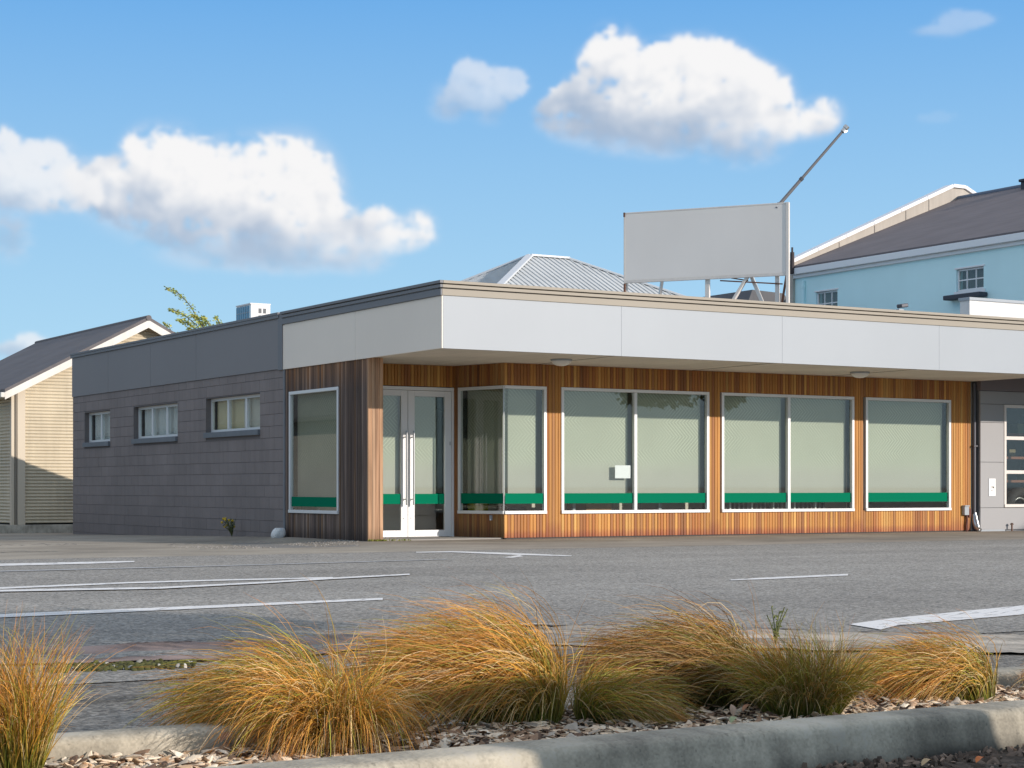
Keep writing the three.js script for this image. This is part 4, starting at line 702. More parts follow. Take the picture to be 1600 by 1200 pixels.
// ---------------------------------------------------------------- tower block far off
{
  const t = thing('tower_block', 'distant glass and white tower rising above the block wall', 'tower', [341.5, 0, -812.5]);
  const H = 90.3, gl = std({ color: lin(0.1, 0.27, 0.4), roughness: 0.3 }), wh = std({ color: lin(0.75, 0.74, 0.72) }), mull = std({ color: lin(0.3, 0.4, 0.47) }), win = std({ color: lin(0.07, 0.08, 0.09), roughness: 0.2 });
  part('core', bx(0, 10.2, 0, H, -18, 0), wh, t);
  const cw = part('curtain_wall', bx(-0.3, 0, 0, H - 0.6, -17.6, -0.3), gl, t);
  for (let k = 0; k < 7; k++) part('mullion', bx(-0.5, -0.3, 0, H - 0.6, -17.4 + k * 2.8, -17.1 + k * 2.8), mull, cw);
  for (let k = 0; k < 4; k++) part('spandrel', bx(-0.42, -0.3, H - 4 - k * 3.6, H - 3.5 - k * 3.6, -17.6, -0.3), mull, cw);
  for (let k = 0; k < 4; k++) for (const x of [4.0, 6.4]) part('window', bx(x, x + 1.5, H - 4.2 - k * 3.4, H - 1.9 - k * 3.4, 0, 0.12), win, t);
  part('window', bx(1.7, 2.6, H - 9, H - 6.5, 0, 0.12), win, t);
  part('parapet', bx(-0.4, 10.4, H, H + 0.6, -18.2, 0.2), wh, t);
}
// ---------------------------------------------------------------- vegetation
function leafMesh(list, size, rnd, colors) {     // small two-triangle leaves at [point, direction]
  const pos = [], col = [], nor = [], d = new THREE.Vector3(), s = new THREE.Vector3(), n = new THREE.Vector3();
  for (const [p, dir] of list) {
    const L = size * (0.6 + rnd() * 0.8), W = L * 0.3, c = colors[Math.floor(rnd() * colors.length)], k = 0.75 + rnd() * 0.5;
    d.copy(dir).normalize(); s.set(rnd() - 0.5, rnd() - 0.5, rnd() - 0.5).cross(d).normalize(); n.crossVectors(s, d).normalize();
    const a = p, t = p.clone().addScaledVector(d, L), m1 = p.clone().addScaledVector(d, L * 0.45).addScaledVector(s, W).addScaledVector(n, L * 0.06), m2 = p.clone().addScaledVector(d, L * 0.45).addScaledVector(s, -W).addScaledVector(n, L * 0.06);
    for (const q of [a, m1, t, a, t, m2]) { pos.push(q.x, q.y, q.z); nor.push(n.x, n.y, n.z); col.push(c[0] * k, c[1] * k, c[2] * k); }
  }
  const g = new THREE.BufferGeometry(); g.setAttribute('position', new THREE.Float32BufferAttribute(pos, 3)); g.setAttribute('normal', new THREE.Float32BufferAttribute(nor, 3)); g.setAttribute('uv', new THREE.Float32BufferAttribute(new Float32Array(pos.length / 3 * 2), 2)); g.setAttribute('color', new THREE.Float32BufferAttribute(col, 3)); return g;
}
const leafMat = new THREE.MeshPhysicalMaterial({ vertexColors: true, roughness: 0.7, transmission: 0.35, thickness: 0, side: THREE.DoubleSide });
const twigMat = std({ color: lin(0.1, 0.075, 0.045) });
// whippy tree behind the block wall: [angle, reach, height] sprays leaning to the left
function whippyTree(label, base, sprays, seed, group) {
  const t = thing('whippy_tree', label, 'tree', base, -TH, group), r = rng(seed), leaves = [], tw = [];
  part('trunk', [rod([0, 0, 0], [-0.1, 3.9, 0], 0.09, 0.05), rod([-0.1, 3.85, 0], [-0.05, 4.7, 0.05], 0.05, 0.02)], twigMat, t);
  for (const [x0, y0, x1, y1, n] of sprays) {
    const pts = []; for (let k = 0; k <= 8; k++) { const q = k / 8; pts.push([lerp(x0, x1, q) + 0.03 * (r() - 0.5), lerp(y0, y1, Math.sin(q * Math.PI / 2)) , (r() - 0.5) * 0.05 + q * 0.1]); }
    tw.push(tube([[-0.1, 3.9, 0], ...pts], 0.011, 24, 5));
    for (let k = 0; k < n * 1.9; k++) { const q = Math.pow(r(), 0.75), i = Math.min(7, Math.floor(q * 8)), f = q * 8 - i, sp = 0.26 * (1 - q * 0.7); const p = new THREE.Vector3(lerp(pts[i][0], pts[i + 1][0], f) + (r() - 0.5) * sp, lerp(pts[i][1], pts[i + 1][1], f) + (r() - 0.5) * sp, pts[i][2] + (r() - 0.5) * sp); leaves.push([p, new THREE.Vector3(x1 - x0, (y1 - y0) * 0.3, 0).normalize().add(new THREE.Vector3(r() - 0.5, r() - 0.7, r() - 0.5))]); }
  }
  part('branches', tw, twigMat, t); part('crown', leafMesh(leaves, 0.062, r, [[0.36, 0.42, 0.1], [0.52, 0.53, 0.1], [0.26, 0.32, 0.09], [0.6, 0.55, 0.12]]), leafMat, t); return t;
}
whippyTree('wind-blown young tree with yellow-green sprays above the block wall', [5.9, -0.3, -20.3], [[-0.3, 4.9, -1.45, 6.28, 120], [-0.25, 4.8, -1.35, 5.72, 110], [-0.3, 4.7, -1.15, 5.45, 110], [-0.2, 4.6, -0.75, 5.55, 130], [-0.25, 4.7, -1.5, 5.12, 40], [-0.1, 4.7, -0.5, 5.5, 120], [0.05, 4.7, -0.15, 5.5, 60], [0.1, 4.6, 0.28, 5.25, 40], [0.2, 4.6, 0.55, 5.3, 30], [-0.2, 4.5, -0.85, 5.2, 120]], 51);
whippyTree('thin wind-blown sapling tip just above the shed ridge', [6.1, -0.3, -23.4], [[-0.2, 4.7, -0.95, 5.62, 60], [-0.1, 4.6, -0.6, 5.6, 60], [0, 4.6, -0.35, 5.3, 50]], 52);

// ---------------------------------------------------------------- planter: kerbs, bark, wind-swept sedges
{
  const r = rng(61);
  // front kerb, cast with rounded top edge
  const prof = [[20.70, -0.05], [20.69, 0.0], [20.682, 0.02], [20.672, 0.05], [20.664, 0.09], [20.658, 0.106], [20.645, 0.117], [20.62, 0.12], [20.5, 0.119], [20.475, 0.112], [20.47, -0.05]];
  const kerb = (pf, xs) => {
    const pos = [], uv = [], idx = []; let len = 0; const L = pf.map((p, i) => (len += i ? Math.hypot(p[0] - pf[i - 1][0], p[1] - pf[i - 1][1]) : 0));
    for (const x of xs) pf.forEach((p, i) => { const n = 0.004 * (fbm(x * 3, L[i] * 6, 3) - 0.5); pos.push(x, p[1] + (p[1] > 0.05 ? n : 0), p[0] + n); uv.push(x, L[i]); });
    const m = pf.length; const col = []; for (const x of xs) pf.forEach((p, i) => { const st = smooth(0.5, 0.72, fbm(x * 5, 3.1, 4)) * smooth(0.125, 0.06, p[1]) * 0.35, base = smooth(0.05, 0.0, p[1]) * 0.4, edge = smooth(0.45, 0.7, fbm(x * 2.2, 8.4, 4)) * 0.2, k = 1 - st - base - edge; col.push(k, k * 0.98, k * 0.93); }); for (let i = 0; i < xs.length - 1; i++) for (let j = 0; j < m - 1; j++) { const a = i * m + j; idx.push(a, a + m, a + 1, a + 1, a + m, a + m + 1); }
    const g = new THREE.BufferGeometry(); g.setAttribute('position', new THREE.Float32BufferAttribute(pos, 3)); g.setAttribute('uv', new THREE.Float32BufferAttribute(uv, 2)); g.setAttribute('color', new THREE.Float32BufferAttribute(col, 3)); g.setIndex(idx); g.computeVertexNormals(); return g;
  };
  const fk = structure('front_kerb', kerb(prof, range(-16, 4, 0.03)), M.kerb); fk.userData.label = 'grey concrete kerb of the planting strip nearest the viewer';
  const back = [[19.83, -0.02], [19.825, 0.1], [19.8, 0.118], [19.7, 0.12], [19.675, 0.1], [19.66, -0.05]];
  const bk = structure('back_kerb', join([kerb(back, range(-16, -9.95, 0.03)), kerb(back, range(-7.42, 4, 0.03))]), M.kerb); bk.userData.label = 'grey concrete kerb on the road side of the planting strip';
  const soil = structure('planter_soil', sheet(range(-16, 4, 0.1), range(19.4, 20.49, 0.04), 0.055, () => [1, 1, 1], (x, z) => z > 19.8 || (x > -9.98 && x < -7.4 && z > 19.62 + 0.2 * (fbm(x * 3, 5.5, 3) - 0.5))), std({ color: lin(0.14, 0.11, 0.09), map: T.soil, vertexColors: true, roughness: 1 }));
  soil.geometry.attributes.position.array.forEach((v, i, a) => { if (i % 3 === 1) a[i] += 0.03 * (fbm(a[i - 1] * 4, a[i + 1] * 4, 3) - 0.5); }); soil.geometry.computeVertexNormals();
  // bark chips
  const chip = new THREE.IcosahedronGeometry(1, 1); { const p = chip.attributes.position; for (let i = 0; i < p.count; i++) { const x = p.getX(i), y = p.getY(i), z = p.getZ(i); p.setXYZ(i, x * (1 + 0.25 * Math.sin(z * 5 + y * 3)), y, z * (1 + 0.3 * Math.sin(x * 4 + 1))); } chip.computeVertexNormals(); }
  const N = 12000, im = new THREE.InstancedMesh(chip, std({ color: 0xffffff, map: T.bark, roughness: 0.9 }), N), m4 = new THREE.Matrix4(), q = new THREE.Quaternion(), e = new THREE.Euler(), c = new THREE.Color();
  const cols = [[0.68, 0.53, 0.37], [0.5, 0.35, 0.23], [0.8, 0.68, 0.52], [0.3, 0.19, 0.12], [0.7, 0.56, 0.41], [0.14, 0.09, 0.06], [0.86, 0.77, 0.62], [0.42, 0.38, 0.32]];
  for (let i = 0; i < N; i++) {
    const x = -11.8 + r() * 6.4, mid = x > -9.95 && x < -7.42, z = (mid ? 19.6 : 19.84) + r() * (mid ? 0.87 : 0.63), sz = 0.006 + r() * r() * 0.022, p = L2W(x, 0.058 + 0.03 * (fbm(x * 4, z * 4, 3) - 0.5) + r() * 0.018, z);
    e.set((r() - 0.5) * 0.9, r() * 6.3, (r() - 0.5) * 0.9); q.setFromEuler(e); m4.compose(p, q, new THREE.Vector3(sz * (1 + r() * 0.9), sz * (0.09 + r() * 0.12), sz * (0.4 + r() * 0.45))); im.setMatrixAt(i, m4);
    const t = cols[Math.floor(r() * cols.length)], k = 0.95 + r() * 0.5; im.setColorAt(i, c.setRGB(t[0] * k, t[1] * k, t[2] * k));
  }
  im.name = 'bark_mulch'; im.castShadow = im.receiveShadow = true; tag(im, 'pale bark chips covering the planting strip between the kerbs', 'bark mulch', null, 'stuff'); scene.add(im);
}
const sedgeMat = new THREE.MeshPhysicalMaterial({ vertexColors: true, roughness: 0.6, transmission: 0.25, thickness: 0, side: THREE.DoubleSide });
// blades that rise from a crowded base and are swept over by the wind and their own weight
function sedge(label, [x, z], o) {
  const t = thing('sedge_tuft', label, 'grass tuft', [x, 0.055, z], -TH, 'wind-swept sedges in the planting strip'), r = rng(o.seed);
  const pos = [], col = [], nor = [], idx = [], SEG = 8, d = new THREE.Vector3(), p = new THREE.Vector3(), s = new THREE.Vector3(), n = new THREE.Vector3(), LOCKS = 17, locks = Array.from({ length: LOCKS }, () => ({ x: r() - 0.5, z: r() - 0.5, l: 0.78 + r() * 0.4, b: 0.6 + r() * 0.9, t: 0.72 + r() * 0.5, g: (r() - 0.5) * 0.35 }));
  for (let i = 0; i < o.n; i++) {
    const a = r() * 6.283, q = Math.sqrt(r()), rad = q * o.r, out = (0.15 + 0.85 * q) * o.splay * (0.6 + 0.8 * r());
    // blades hang together in locks, each with its own sweep, droop and colour
    const K = locks[Math.floor(((a / 6.283) * 0.75 + q * 0.6 + r() * 0.3) * LOCKS) % LOCKS], stray = r() < 0.07 ? 2.2 : 1;
    p.set(Math.cos(a) * rad, 0, Math.sin(a) * rad * 0.8);
    d.set(Math.cos(a) * out + o.wind * 0.5 + K.x * 0.34 + (r() - 0.5) * 0.3 * stray, 1, Math.sin(a) * out + K.z * 0.5 + (r() - 0.5) * 0.3 * stray).normalize();
    const dead = r() < 0.1, L = o.len * K.l * (0.5 + 0.62 * Math.pow(r(), 0.8)) * (dead ? 0.75 : 1), w = (0.0008 + r() * 0.0009) * (o.w ?? 1), st = L / SEG, bend = o.bend * K.b * (0.45 + 1.1 * r()) * (dead ? 1.8 : 1), wd = (o.wind * 1.25 + K.x * 0.4) * (0.5 + r());
    const kind = dead ? 0.99 : r(), g0 = clamp(o.green + K.g, 0.08, 0.95), base = kind < g0 ? [0.13, 0.18, 0.016] : [0.19, 0.2, 0.022], mid = kind < g0 * 0.75 ? [0.3, 0.31, 0.025] : kind < 0.86 ? [0.6, 0.345, 0.042] : [0.7, 0.5, 0.2], tip = kind < g0 * 0.45 ? [0.5, 0.42, 0.05] : kind < 0.55 ? [0.78, 0.33, 0.055] : kind < 0.86 ? [0.58, 0.21, 0.045] : [0.85, 0.62, 0.34];
    const k = (0.7 + r() * 0.6) * (o.tone ?? 1) * K.t, b0 = pos.length / 3, tw = r() * 6.28, kink = (r() - 0.5) * 0.4 * stray;
    for (let j = 0; j <= SEG; j++) {
      const f = j / SEG; s.set(Math.cos(tw + f), 0.2, Math.sin(tw + f)).cross(d).normalize(); n.crossVectors(s, d).normalize();
      const ww = w * (1 - Math.pow(f, 2.2)) + 0.00015, c = f < 0.45 ? base.map((v, m) => lerp(v, mid[m], f / 0.45)) : mid.map((v, m) => lerp(v, tip[m], (f - 0.45) / 0.55));
      for (const sg of [-1, 1]) { pos.push(p.x + s.x * ww * sg, p.y + s.y * ww * sg, p.z + s.z * ww * sg); nor.push(n.x, n.y, n.z); col.push(c[0] * k, c[1] * k, c[2] * k); }
      if (j < SEG) { const v = b0 + j * 2; idx.push(v, v + 1, v + 2, v + 2, v + 1, v + 3); }
      p.addScaledVector(d, st);
      d.x += (wd * 0.22 + kink * 0.3) * (0.4 + f) + (r() - 0.5) * 0.1 + K.x * 0.06; d.y -= bend * 0.28 * (0.3 + 1.2 * f); d.z += (r() - 0.5) * 0.1 + kink * 0.16 + K.z * 0.12; d.normalize();
      if (p.y < 0.012) { p.y = 0.012; if (d.y < 0) d.y *= 0.1; }
    }
  }
  const g = new THREE.BufferGeometry(); g.setAttribute('position', new THREE.Float32BufferAttribute(pos, 3)); g.setAttribute('normal', new THREE.Float32BufferAttribute(nor, 3)); g.setAttribute('uv', new THREE.Float32BufferAttribute(new Float32Array(pos.length / 3 * 2), 2)); g.setAttribute('color', new THREE.Float32BufferAttribute(col, 3)); g.setIndex(idx);
  part('blades', g, sedgeMat, t); return t;
}
sedge('upright golden grass tuft at the left edge of the planting', [-11.0, 20.0], { n: 2600, r: 0.075, len: 0.36, splay: 0.2, wind: -0.16, bend: 0.5, green: 0.45, seed: 1 });
sedge('olive grass tuft arching left, behind the straw-coloured one', [-10.06, 19.72], { n: 4200, r: 0.12, len: 0.42, splay: 0.4, wind: -0.95, bend: 1.5, green: 0.6, tone: 0.9, seed: 2 });
sedge('straw-coloured grass tuft drooping over the bark, second from the left', [-10.08, 19.98], { n: 2600, r: 0.09, len: 0.37, splay: 0.6, wind: -0.25, bend: 1.75, green: 0.25, tone: 1.0, seed: 3 });
sedge('tallest orange grass tuft sweeping left in the middle', [-9.33, 19.74], { n: 6200, r: 0.15, len: 0.5, splay: 0.42, wind: -0.85, bend: 1.0, green: 0.34, seed: 4 });
sedge('low green grass tuft trailing right beside the tallest one', [-9.06, 19.84], { n: 1900, r: 0.08, len: 0.27, splay: 0.65, wind: 0.9, bend: 1.6, green: 0.7, tone: 0.85, seed: 5 });
sedge('brown grass tuft sweeping left, shade put into its colour, behind the green upright one', [-8.5, 19.72], { n: 5600, r: 0.14, len: 0.47, splay: 0.45, wind: -0.85, bend: 0.95, green: 0.3, tone: 0.62, seed: 6 });  // low tone paints shade into the blades
sedge('green upright grass tuft against the front kerb', [-8.42, 20.06], { n: 3000, r: 0.12, len: 0.31, splay: 0.5, wind: -0.1, bend: 0.7, green: 0.85, tone: 0.75, seed: 7 });
sedge('rounded golden grass tuft, farthest right of the large ones', [-7.68, 20.02], { n: 4200, r: 0.12, len: 0.38, splay: 0.4, wind: -0.95, bend: 1.15, green: 0.5, seed: 8 });
sedge('small straw grass tuft cut by the right edge', [-7.12, 20.02], { n: 700, r: 0.05, len: 0.2, splay: 0.5, wind: -0.6, bend: 1.2, green: 0.2, seed: 9 });

// ---------------------------------------------------------------- concrete channel, moss, cracks, litter, small plants
{
  const rows = [[-500, 1026, 1056], [-100, 1020, 1046], [80, 1015, 1041], [210, 1010, 1038], [330, 1005, 1035], [460, 999, 1030], [600, 988, 1014], [700, 983, 1012], [820, 976, 1010], [1000, 982, 1013], [1337, 991, 1020], [1600, 995, 1024], [2000, 1000, 1030]];
  const pos = [], uv = [], col = [], idx = []; const N = 160, at2 = (t) => { for (let i = 0; i < rows.length - 1; i++) if (t <= rows[i + 1][0]) { const f = (t - rows[i][0]) / (rows[i + 1][0] - rows[i][0]); return [lerp(rows[i][1], rows[i + 1][1], f), lerp(rows[i][2], rows[i + 1][2], f)]; } return rows[rows.length - 1].slice(1); };
  for (let i = 0; i <= N; i++) {
    const px = lerp(-500, 2000, i / N), [a, b] = at2(px), jag = 9 * (fbm(i * 0.55, 4.2, 4) - 0.5), red = smooth(760, 420, px);
    for (let j = 0; j <= 4; j++) { const f = j / 4, [x, z] = gp(px, lerp(a + jag, b + jag * 0.6, f)), d = 0.012 * Math.sin(f * Math.PI), t = 0.8 + 0.9 * (fbm(x * 2.5, z * 2.5, 4) - 0.5); pos.push(x, 0.014 - d, z); uv.push(x, z); col.push(t * lerp(1.15, 0.84, red), t * lerp(1.11, 0.64, red), t * lerp(1.02, 0.59, red)); }
    if (i) for (let j = 0; j < 4; j++) { const o = (i - 1) * 5 + j; idx.push(o, o + 1, o + 5, o + 5, o + 1, o + 6); }
  }
  const g = new THREE.BufferGeometry(); g.setAttribute('position', new THREE.Float32BufferAttribute(pos, 3)); g.setAttribute('uv', new THREE.Float32BufferAttribute(uv, 2)); g.setAttribute('color', new THREE.Float32BufferAttribute(col, 3)); g.setIndex(idx); g.computeVertexNormals();
  if (g.attributes.normal.getY(0) < 0) { for (let i = 0; i < idx.length; i += 3) { const t = idx[i]; idx[i] = idx[i + 1]; idx[i + 1] = t; } g.setIndex(idx); g.computeVertexNormals(); }
  structure('drainage_channel', g, M.gutter).userData.label = 'worn concrete drainage channel, pinkish at the left, between road and planting';
  const r = rng(91);
  // cracks and open joints: wandering dark slits
  const slit = (pts, w0) => { const q = []; for (let i = 0; i < pts.length - 1; i++) { const n = 14; for (let k = 0; k < n; k++) { const f = k / n; q.push([lerp(pts[i][0], pts[i + 1][0], f), lerp(pts[i][1], pts[i + 1][1], f) + (r() - 0.5) * 2.6]); } } return q.map(([px, py]) => { const w = w0 * 0.62 * (r() < 0.25 ? 0.15 : 0.25 + r() * 1.2); return [px, py - w / 2, py + w / 2]; }); };
  for (const [pts, w] of [[[[790, 981], [1000, 981], [1337, 990.5], [1600, 994.5]], 2.2], [[[840, 983], [960, 990], [1040, 997]], 1.4], [[[300, 1007], [210, 1009], [120, 1012]], 1.4], [[[100, 1099], [240, 1092], [330, 1088]], 2], [[[260, 1004], [330, 1006], [380, 1004]], 2], [[[1090, 930], [1140, 931]], 1], [[[120, 852.5], [40, 853], [-40, 854]], 1.4], [[[262, 853], [330, 850.6], [420, 849.4], [520, 850]], 1.6]])
    strip('pavement_crack', band(slit(pts, w)), M.crack ??= std({ color: lin(0.11, 0.1, 0.09), roughness: 1 }), 'thin dark crack in the old paving', 0.0175);
  // moss along the joint
  const mg = new THREE.IcosahedronGeometry(1, 1), n = 900, mo = new THREE.InstancedMesh(mg, std({ color: 0xffffff, roughness: 1 }), n), m4 = new THREE.Matrix4(), c = new THREE.Color(), e = new THREE.Euler();
  for (let i = 0; i < n; i++) { const px = 78 + r() * 225, [x, z] = gp(px, 1048 - (px - 78) * 0.03 + (r() - 0.5) * 8 * (0.4 + r())), s = 0.005 + r() * 0.012; m4.compose(L2W(x, 0.008, z), new THREE.Quaternion().setFromEuler(e.set(r(), r() * 6, r())), new THREE.Vector3(s * 1.4, s * 0.5, s)); mo.setMatrixAt(i, m4); const k = 0.6 + r() * 0.8; r() < 0.06 ? mo.setColorAt(i, c.setRGB(0.4 * k, 0.38 * k, 0.33 * k)) : mo.setColorAt(i, c.setRGB(0.07 * k, 0.07 * k, 0.018 * k)); }
  mo.name = 'moss'; tag(mo, 'dark green moss along the joint of the drainage channel', 'moss', null, 'stuff'); scene.add(mo);
  // gravel spilled over the drive edge
  const gg = new THREE.IcosahedronGeometry(1, 0), gn = 900, gr = new THREE.InstancedMesh(gg, std({ color: 0xffffff, roughness: 0.95 }), gn);
  for (let i = 0; i < gn; i++) { const f = Math.pow(r(), 0.6), px = lerp(262, 560, f), py = 851 + (r() * r()) * 8 * (0.4 + 0.9 * Math.sin(Math.min(1, f * 1.6) * 1.57)) - 1.5 + (1 - f) * 1.2, [x, z] = gp(px, py, -0.06), s = 0.004 + r() * 0.008; m4.compose(L2W(x, gh(x, z) + s * 0.1, z), new THREE.Quaternion().setFromEuler(e.set(r() * 6, r() * 6, r())), new THREE.Vector3(s, s * 0.7, s * 1.2)); gr.setMatrixAt(i, m4); const k = 0.16 + r() * 0.26; gr.setColorAt(i, c.setRGB(k, k * 0.93, k * 0.83)); }
  gr.name = 'loose_gravel'; tag(gr, 'loose gravel spilled along the drive edge beside the shop corner', 'gravel', null, 'stuff'); scene.add(gr);
  // white stone against the block wall
  const st = new THREE.IcosahedronGeometry(1, 3); { const p = st.attributes.position; for (let i = 0; i < p.count; i++) { const x = p.getX(i), y = p.getY(i), z = p.getZ(i), k = 1 + 0.28 * (fbm(x * 1.4 + 5, y * 1.4 + z + 9, 3) - 0.5) + 0.05 * (fbm(x * 6 + 5, y * 6 + z * 3, 2) - 0.5); p.setXYZ(i, x * k * 0.12 * (1 - 0.3 * y * y), Math.max(-0.01, Math.min(0.16, y * k * 0.14 + 0.06 + 0.03 * x)), z * k * 0.12); } st.computeVertexNormals(); boxUV(st); }
  const stone = thing('white_stone', 'white painted boulder at the foot of the block wall by the timber', 'stone', [-0.16, gh(-0.16, -2.95) - 0.005, -2.95]); part('boulder', st, std({ color: lin(0.8, 0.79, 0.78), map: T.concrete, roughness: 0.9 }), stone);
  // weeds
  const weed = (label, p, h, w, n, cols, flower, seed) => {
    const t = thing('wild_plant', label, 'plant', p, -TH), q = rng(seed), stems = [], lv = [], fl = [];
    for (let i = 0; i < n; i++) { const a = q() * 6.28, k = 0.4 + q() * 0.6, tip = [Math.cos(a) * w * k - w * 0.15, h * (0.5 + q() * 0.5), Math.sin(a) * w * k]; stems.push(tube([[0, 0, 0], [tip[0] * 0.35, tip[1] * 0.55, tip[2] * 0.35], tip], 0.0028, 8, 4)); for (let j = 0; j < (flower ? 16 : 9); j++) { const f = 0.15 + q() * 0.85; lv.push([new THREE.Vector3(tip[0] * f * f, tip[1] * f, tip[2] * f * f), new THREE.Vector3(q() - 0.5, q() * 0.7, q() - 0.5)]); } if (flower && q() < 0.35) fl.push(boxUV(new THREE.IcosahedronGeometry(0.014 + q() * 0.014, 0).translate(...tip))); }
    part('stems', stems, std({ color: lin(0.12, 0.13, 0.04) }), t); part('leaves', leafMesh(lv, flower ? 0.026 : 0.02, q, cols), leafMat, t); if (fl.length) part('flowers', fl, std({ color: lin(0.6, 0.4, 0.03) }), t);
  };
  weed('scraggy weed with yellow flowers at the foot of the block wall', [-0.22, gh(-0.2, -4.7), -4.75], 0.34, 0.17, 26, [[0.1, 0.12, 0.04], [0.16, 0.16, 0.06], [0.07, 0.09, 0.03]], true, 71);
  { const [x, z] = gp(1212, 1009); weed('thin green weed growing in the channel between two sedges', [x, 0, z], 0.2, 0.085, 6, [[0.14, 0.19, 0.04], [0.22, 0.24, 0.06]], false, 72); }
  // grass fringe at the corner post
  const fr = [], q = rng(73); for (let i = 0; i < 160; i++) { const x = q() < 0.8 ? -0.02 + q() * 0.3 : 0.3 + q() * 0.4, z = 0.015 + q() * 0.05; fr.push([new THREE.Vector3(x, 0, z), new THREE.Vector3(q() - 0.5, 0.8, q() - 0.3)]); }
  const tuft = thing('grass_fringe', 'yellow-green grass fringe at the foot of the sunlit post', 'grass', [0, 0, 0]); part('blades', leafMesh(fr, 0.03, q, [[0.2, 0.23, 0.03], [0.3, 0.28, 0.04]]), leafMat, tuft); tuft.userData.kind = 'stuff'; delete tuft.userData.category;
  // fallen leaves
  const leaf = (label, px, py, y, rot, size, colr, tilt) => { const [x, z] = gp(px, py, y), g2 = new THREE.BufferGeometry(), P = [], U = []; const pr = (f) => Math.sin(Math.PI * Math.pow(f, 0.8)) * 0.24; for (let k = 0; k < 6; k++) { const f0 = k / 6, f1 = (k + 1) / 6, cu = (f) => 0.25 * Math.sin(f * 2.6) * size; for (const sg of [-1, 1]) { const a = [f0 * size, cu(f0), 0], b = [f1 * size, cu(f1), 0], cc = [f0 * size, cu(f0) + pr(f0) * 0.3 * size, sg * pr(f0) * size], d = [f1 * size, cu(f1) + pr(f1) * 0.3 * size, sg * pr(f1) * size]; for (const v of sg > 0 ? [a, cc, b, b, cc, d] : [a, b, cc, b, d, cc]) { P.push(...v); U.push(0, 0); } } }
    g2.setAttribute('position', new THREE.Float32BufferAttribute(P, 3)); g2.setAttribute('uv', new THREE.Float32BufferAttribute(U, 2)); g2.computeVertexNormals();
    const t = thing('fallen_leaf', label, 'leaf', [x, y, z], rot); const m = part('blade', g2, std({ color: lin(...colr), roughness: 0.7, side: THREE.DoubleSide }), t); m.rotation.z = tilt; };
  leaf('curled brown leaf on the bark below the olive tuft', 345, 1160, 0.085, 0.4, 0.06, [0.3, 0.13, 0.06], 0.2);
  leaf('upright brown leaf against the shaded tuft', 1146, 1120, 0.085, 1.2, 0.045, [0.4, 0.27, 0.18], 0.8);
  leaf('reddish leaf behind the green upright tuft', 1160, 1112, 0.085, 0.1, 0.045, [0.38, 0.19, 0.1], 0.3);
  leaf('pale green leaf lying on the bark by the kerb', 1142, 1130, 0.085, 0.5, 0.045, [0.32, 0.36, 0.18], 0.15);
  leaf('orange leaf lying below the front kerb at the right', 1525, 1192, 0.012, 0.2, 0.045, [0.6, 0.17, 0.04], 0.1);
  leaf('dry straw-coloured leaf below the front kerb', 1440, 1197, 0.012, 0.1, 0.05, [0.5, 0.34, 0.18], 0.1);
  // litter of bark and grit in the gutter below the front kerb
  const ln = 900, lit = new THREE.InstancedMesh(gg, std({ color: 0xffffff, roughness: 1 }), ln);
  for (let i = 0; i < ln; i++) { const x = -9.6 + r() * 2.6, z = 20.69 + r() * r() * 0.5, s = 0.004 + r() * 0.01; m4.compose(L2W(x, s * 0.3, z), new THREE.Quaternion().setFromEuler(e.set(r(), r() * 6, r())), new THREE.Vector3(s * 1.8, s * 0.3, s * 0.8)); lit.setMatrixAt(i, m4); const k = 0.06 + r() * r() * 0.4; lit.setColorAt(i, c.setRGB(k, k * 0.7, k * 0.5)); }
  lit.name = 'leaf_litter'; tag(lit, 'dark leaf litter and grit in the gutter below the front kerb', 'litter', null, 'stuff'); scene.add(lit);
}
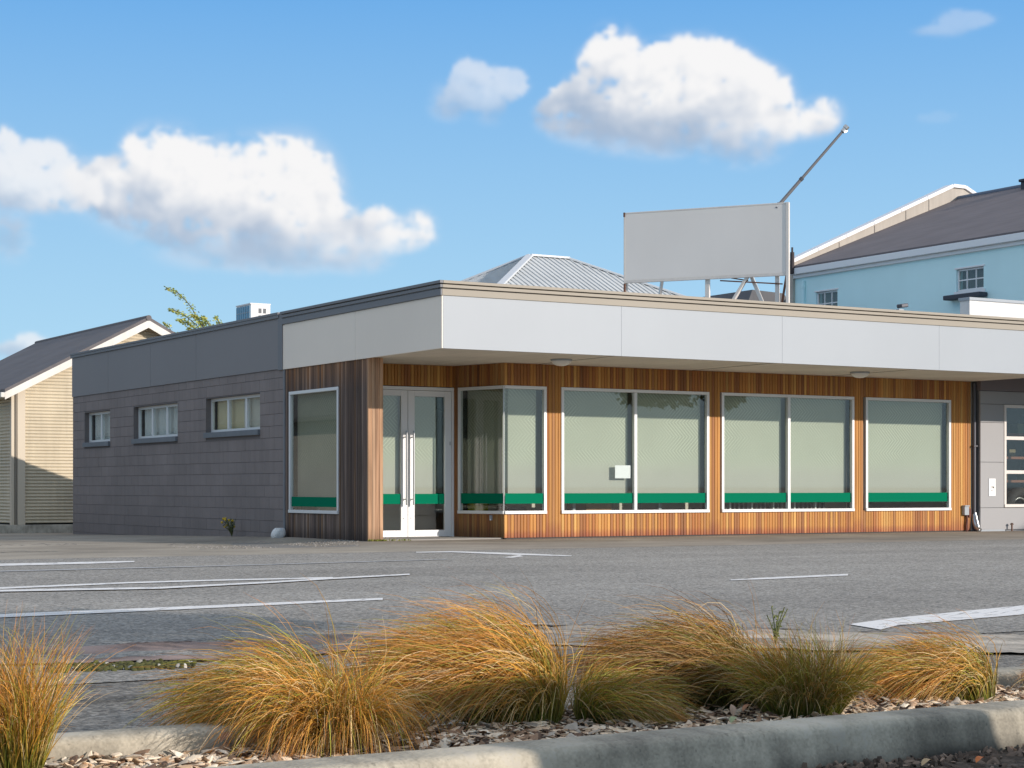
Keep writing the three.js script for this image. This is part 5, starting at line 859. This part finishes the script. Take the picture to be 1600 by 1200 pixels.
// ---------------------------------------------------------------- out of view: trees known by shadow and reflection, hall and cabinet placed for theirs
function streetTree(label, [x, z], H, crownR, seed, layers) {
  const t = thing('street_tree', label, 'tree', [x, 0, z], 0, null), r = rng(seed), limbs = [rod([0, 0, 0], [0.05, H * 0.55, 0], 0.13, 0.09), rod([0.05, H * 0.55, 0], [0, H * 0.95, 0.05], 0.09, 0.02)], lv = [];
  for (let i = 0; i < layers; i++) {
    const h0 = H * (0.45 + 0.48 * i / layers), a = i * 2.4 + r(), R = crownR * (0.6 + 0.5 * r()), tip = [Math.cos(a) * R, h0 + 0.15 * H * r(), Math.sin(a) * R], mid = [tip[0] * 0.5, h0 + 0.08 * H, tip[2] * 0.5];
    limbs.push(tube([[0.03, h0 * 0.94, 0], mid, tip], 0.03, 10, 5));
    for (let k = 0; k < 520; k++) { const f = 0.25 + 0.8 * Math.sqrt(r()), p = new THREE.Vector3(tip[0] * f, lerp(h0, tip[1], f) + 0.1, tip[2] * f); p.add(new THREE.Vector3((r() - 0.5) * 0.7, (r() - 0.5) * 0.35, (r() - 0.5) * 0.7)); lv.push([p, new THREE.Vector3(r() - 0.5, r() - 0.6, r() - 0.5)]); }
  }
  part('trunk', limbs, twigMat, t); part('crown', leafMesh(lv, 0.24, r, [[0.07, 0.1, 0.02], [0.1, 0.13, 0.03], [0.05, 0.08, 0.02]]), leafMat, t);
}
{
  const h = thing('unseen_cream_hall', 'unseen long cream hall with a dark verandah roof, out of view, placed to be mirrored in the side windows', 'hall', [-15, 0, -40]);  // out of view, placed for its reflection in the side windows
  part('wall', bx(-8, 0, -0.5, 3.1, -22, 29), std({ color: lin(0.42, 0.39, 0.33), map: T.paint }), h);
  part('roof', prism([[-8.5, 3.1], [0.7, 3.1], [0.7, 3.25], [-4, 6.2], [-8.5, 3.25]], -22.4, 29.4), std({ color: lin(0.09, 0.085, 0.08), map: T.roofing }), h);
  for (let k = 0; k < 2; k++) part('window', [bx(0, 0.04, 1.0, 2.2, -20 + k * 4, -18.4 + k * 4)], std({ color: lin(0.05, 0.06, 0.07), roughness: 0.2 }), h);
}
streetTree('slender street tree whose shadow lies on the road at the left', [-5.17, 23.1], 4.4, 1.3, 81, 11);
streetTree('leafy street tree mirrored in the right wide window', [25.2, 24.5], 7.5, 2.8, 82, 16);
{
  const cab = thing('unseen_cabinet', 'unseen green cabinet out of view, placed to shade the kerb', 'cabinet', [-7.14, 0, 24.3]);  // out of view, stands where its shadow darkens the kerb
  part('body', rbx(-0.7, 0.7, 0.08, 1.5, -0.25, 0.25, 0.02, 2), std({ color: lin(0.06, 0.12, 0.07), roughness: 0.6 }), cab); part('plinth', rbx(-0.74, 0.74, -0.02, 0.08, -0.29, 0.29, 0.01), M.concrete, cab); part('lid', rbx(-0.73, 0.73, 1.5, 1.55, -0.28, 0.28, 0.015), std({ color: lin(0.06, 0.12, 0.07) }), cab);
  for (const s of [-1, 1]) part('door', rbx(s > 0 ? 0.01 : -0.66, s > 0 ? 0.66 : -0.01, 0.14, 1.44, -0.265, -0.25, 0.006), std({ color: lin(0.07, 0.13, 0.08) }), cab);
}

renderer.render(scene, camera);
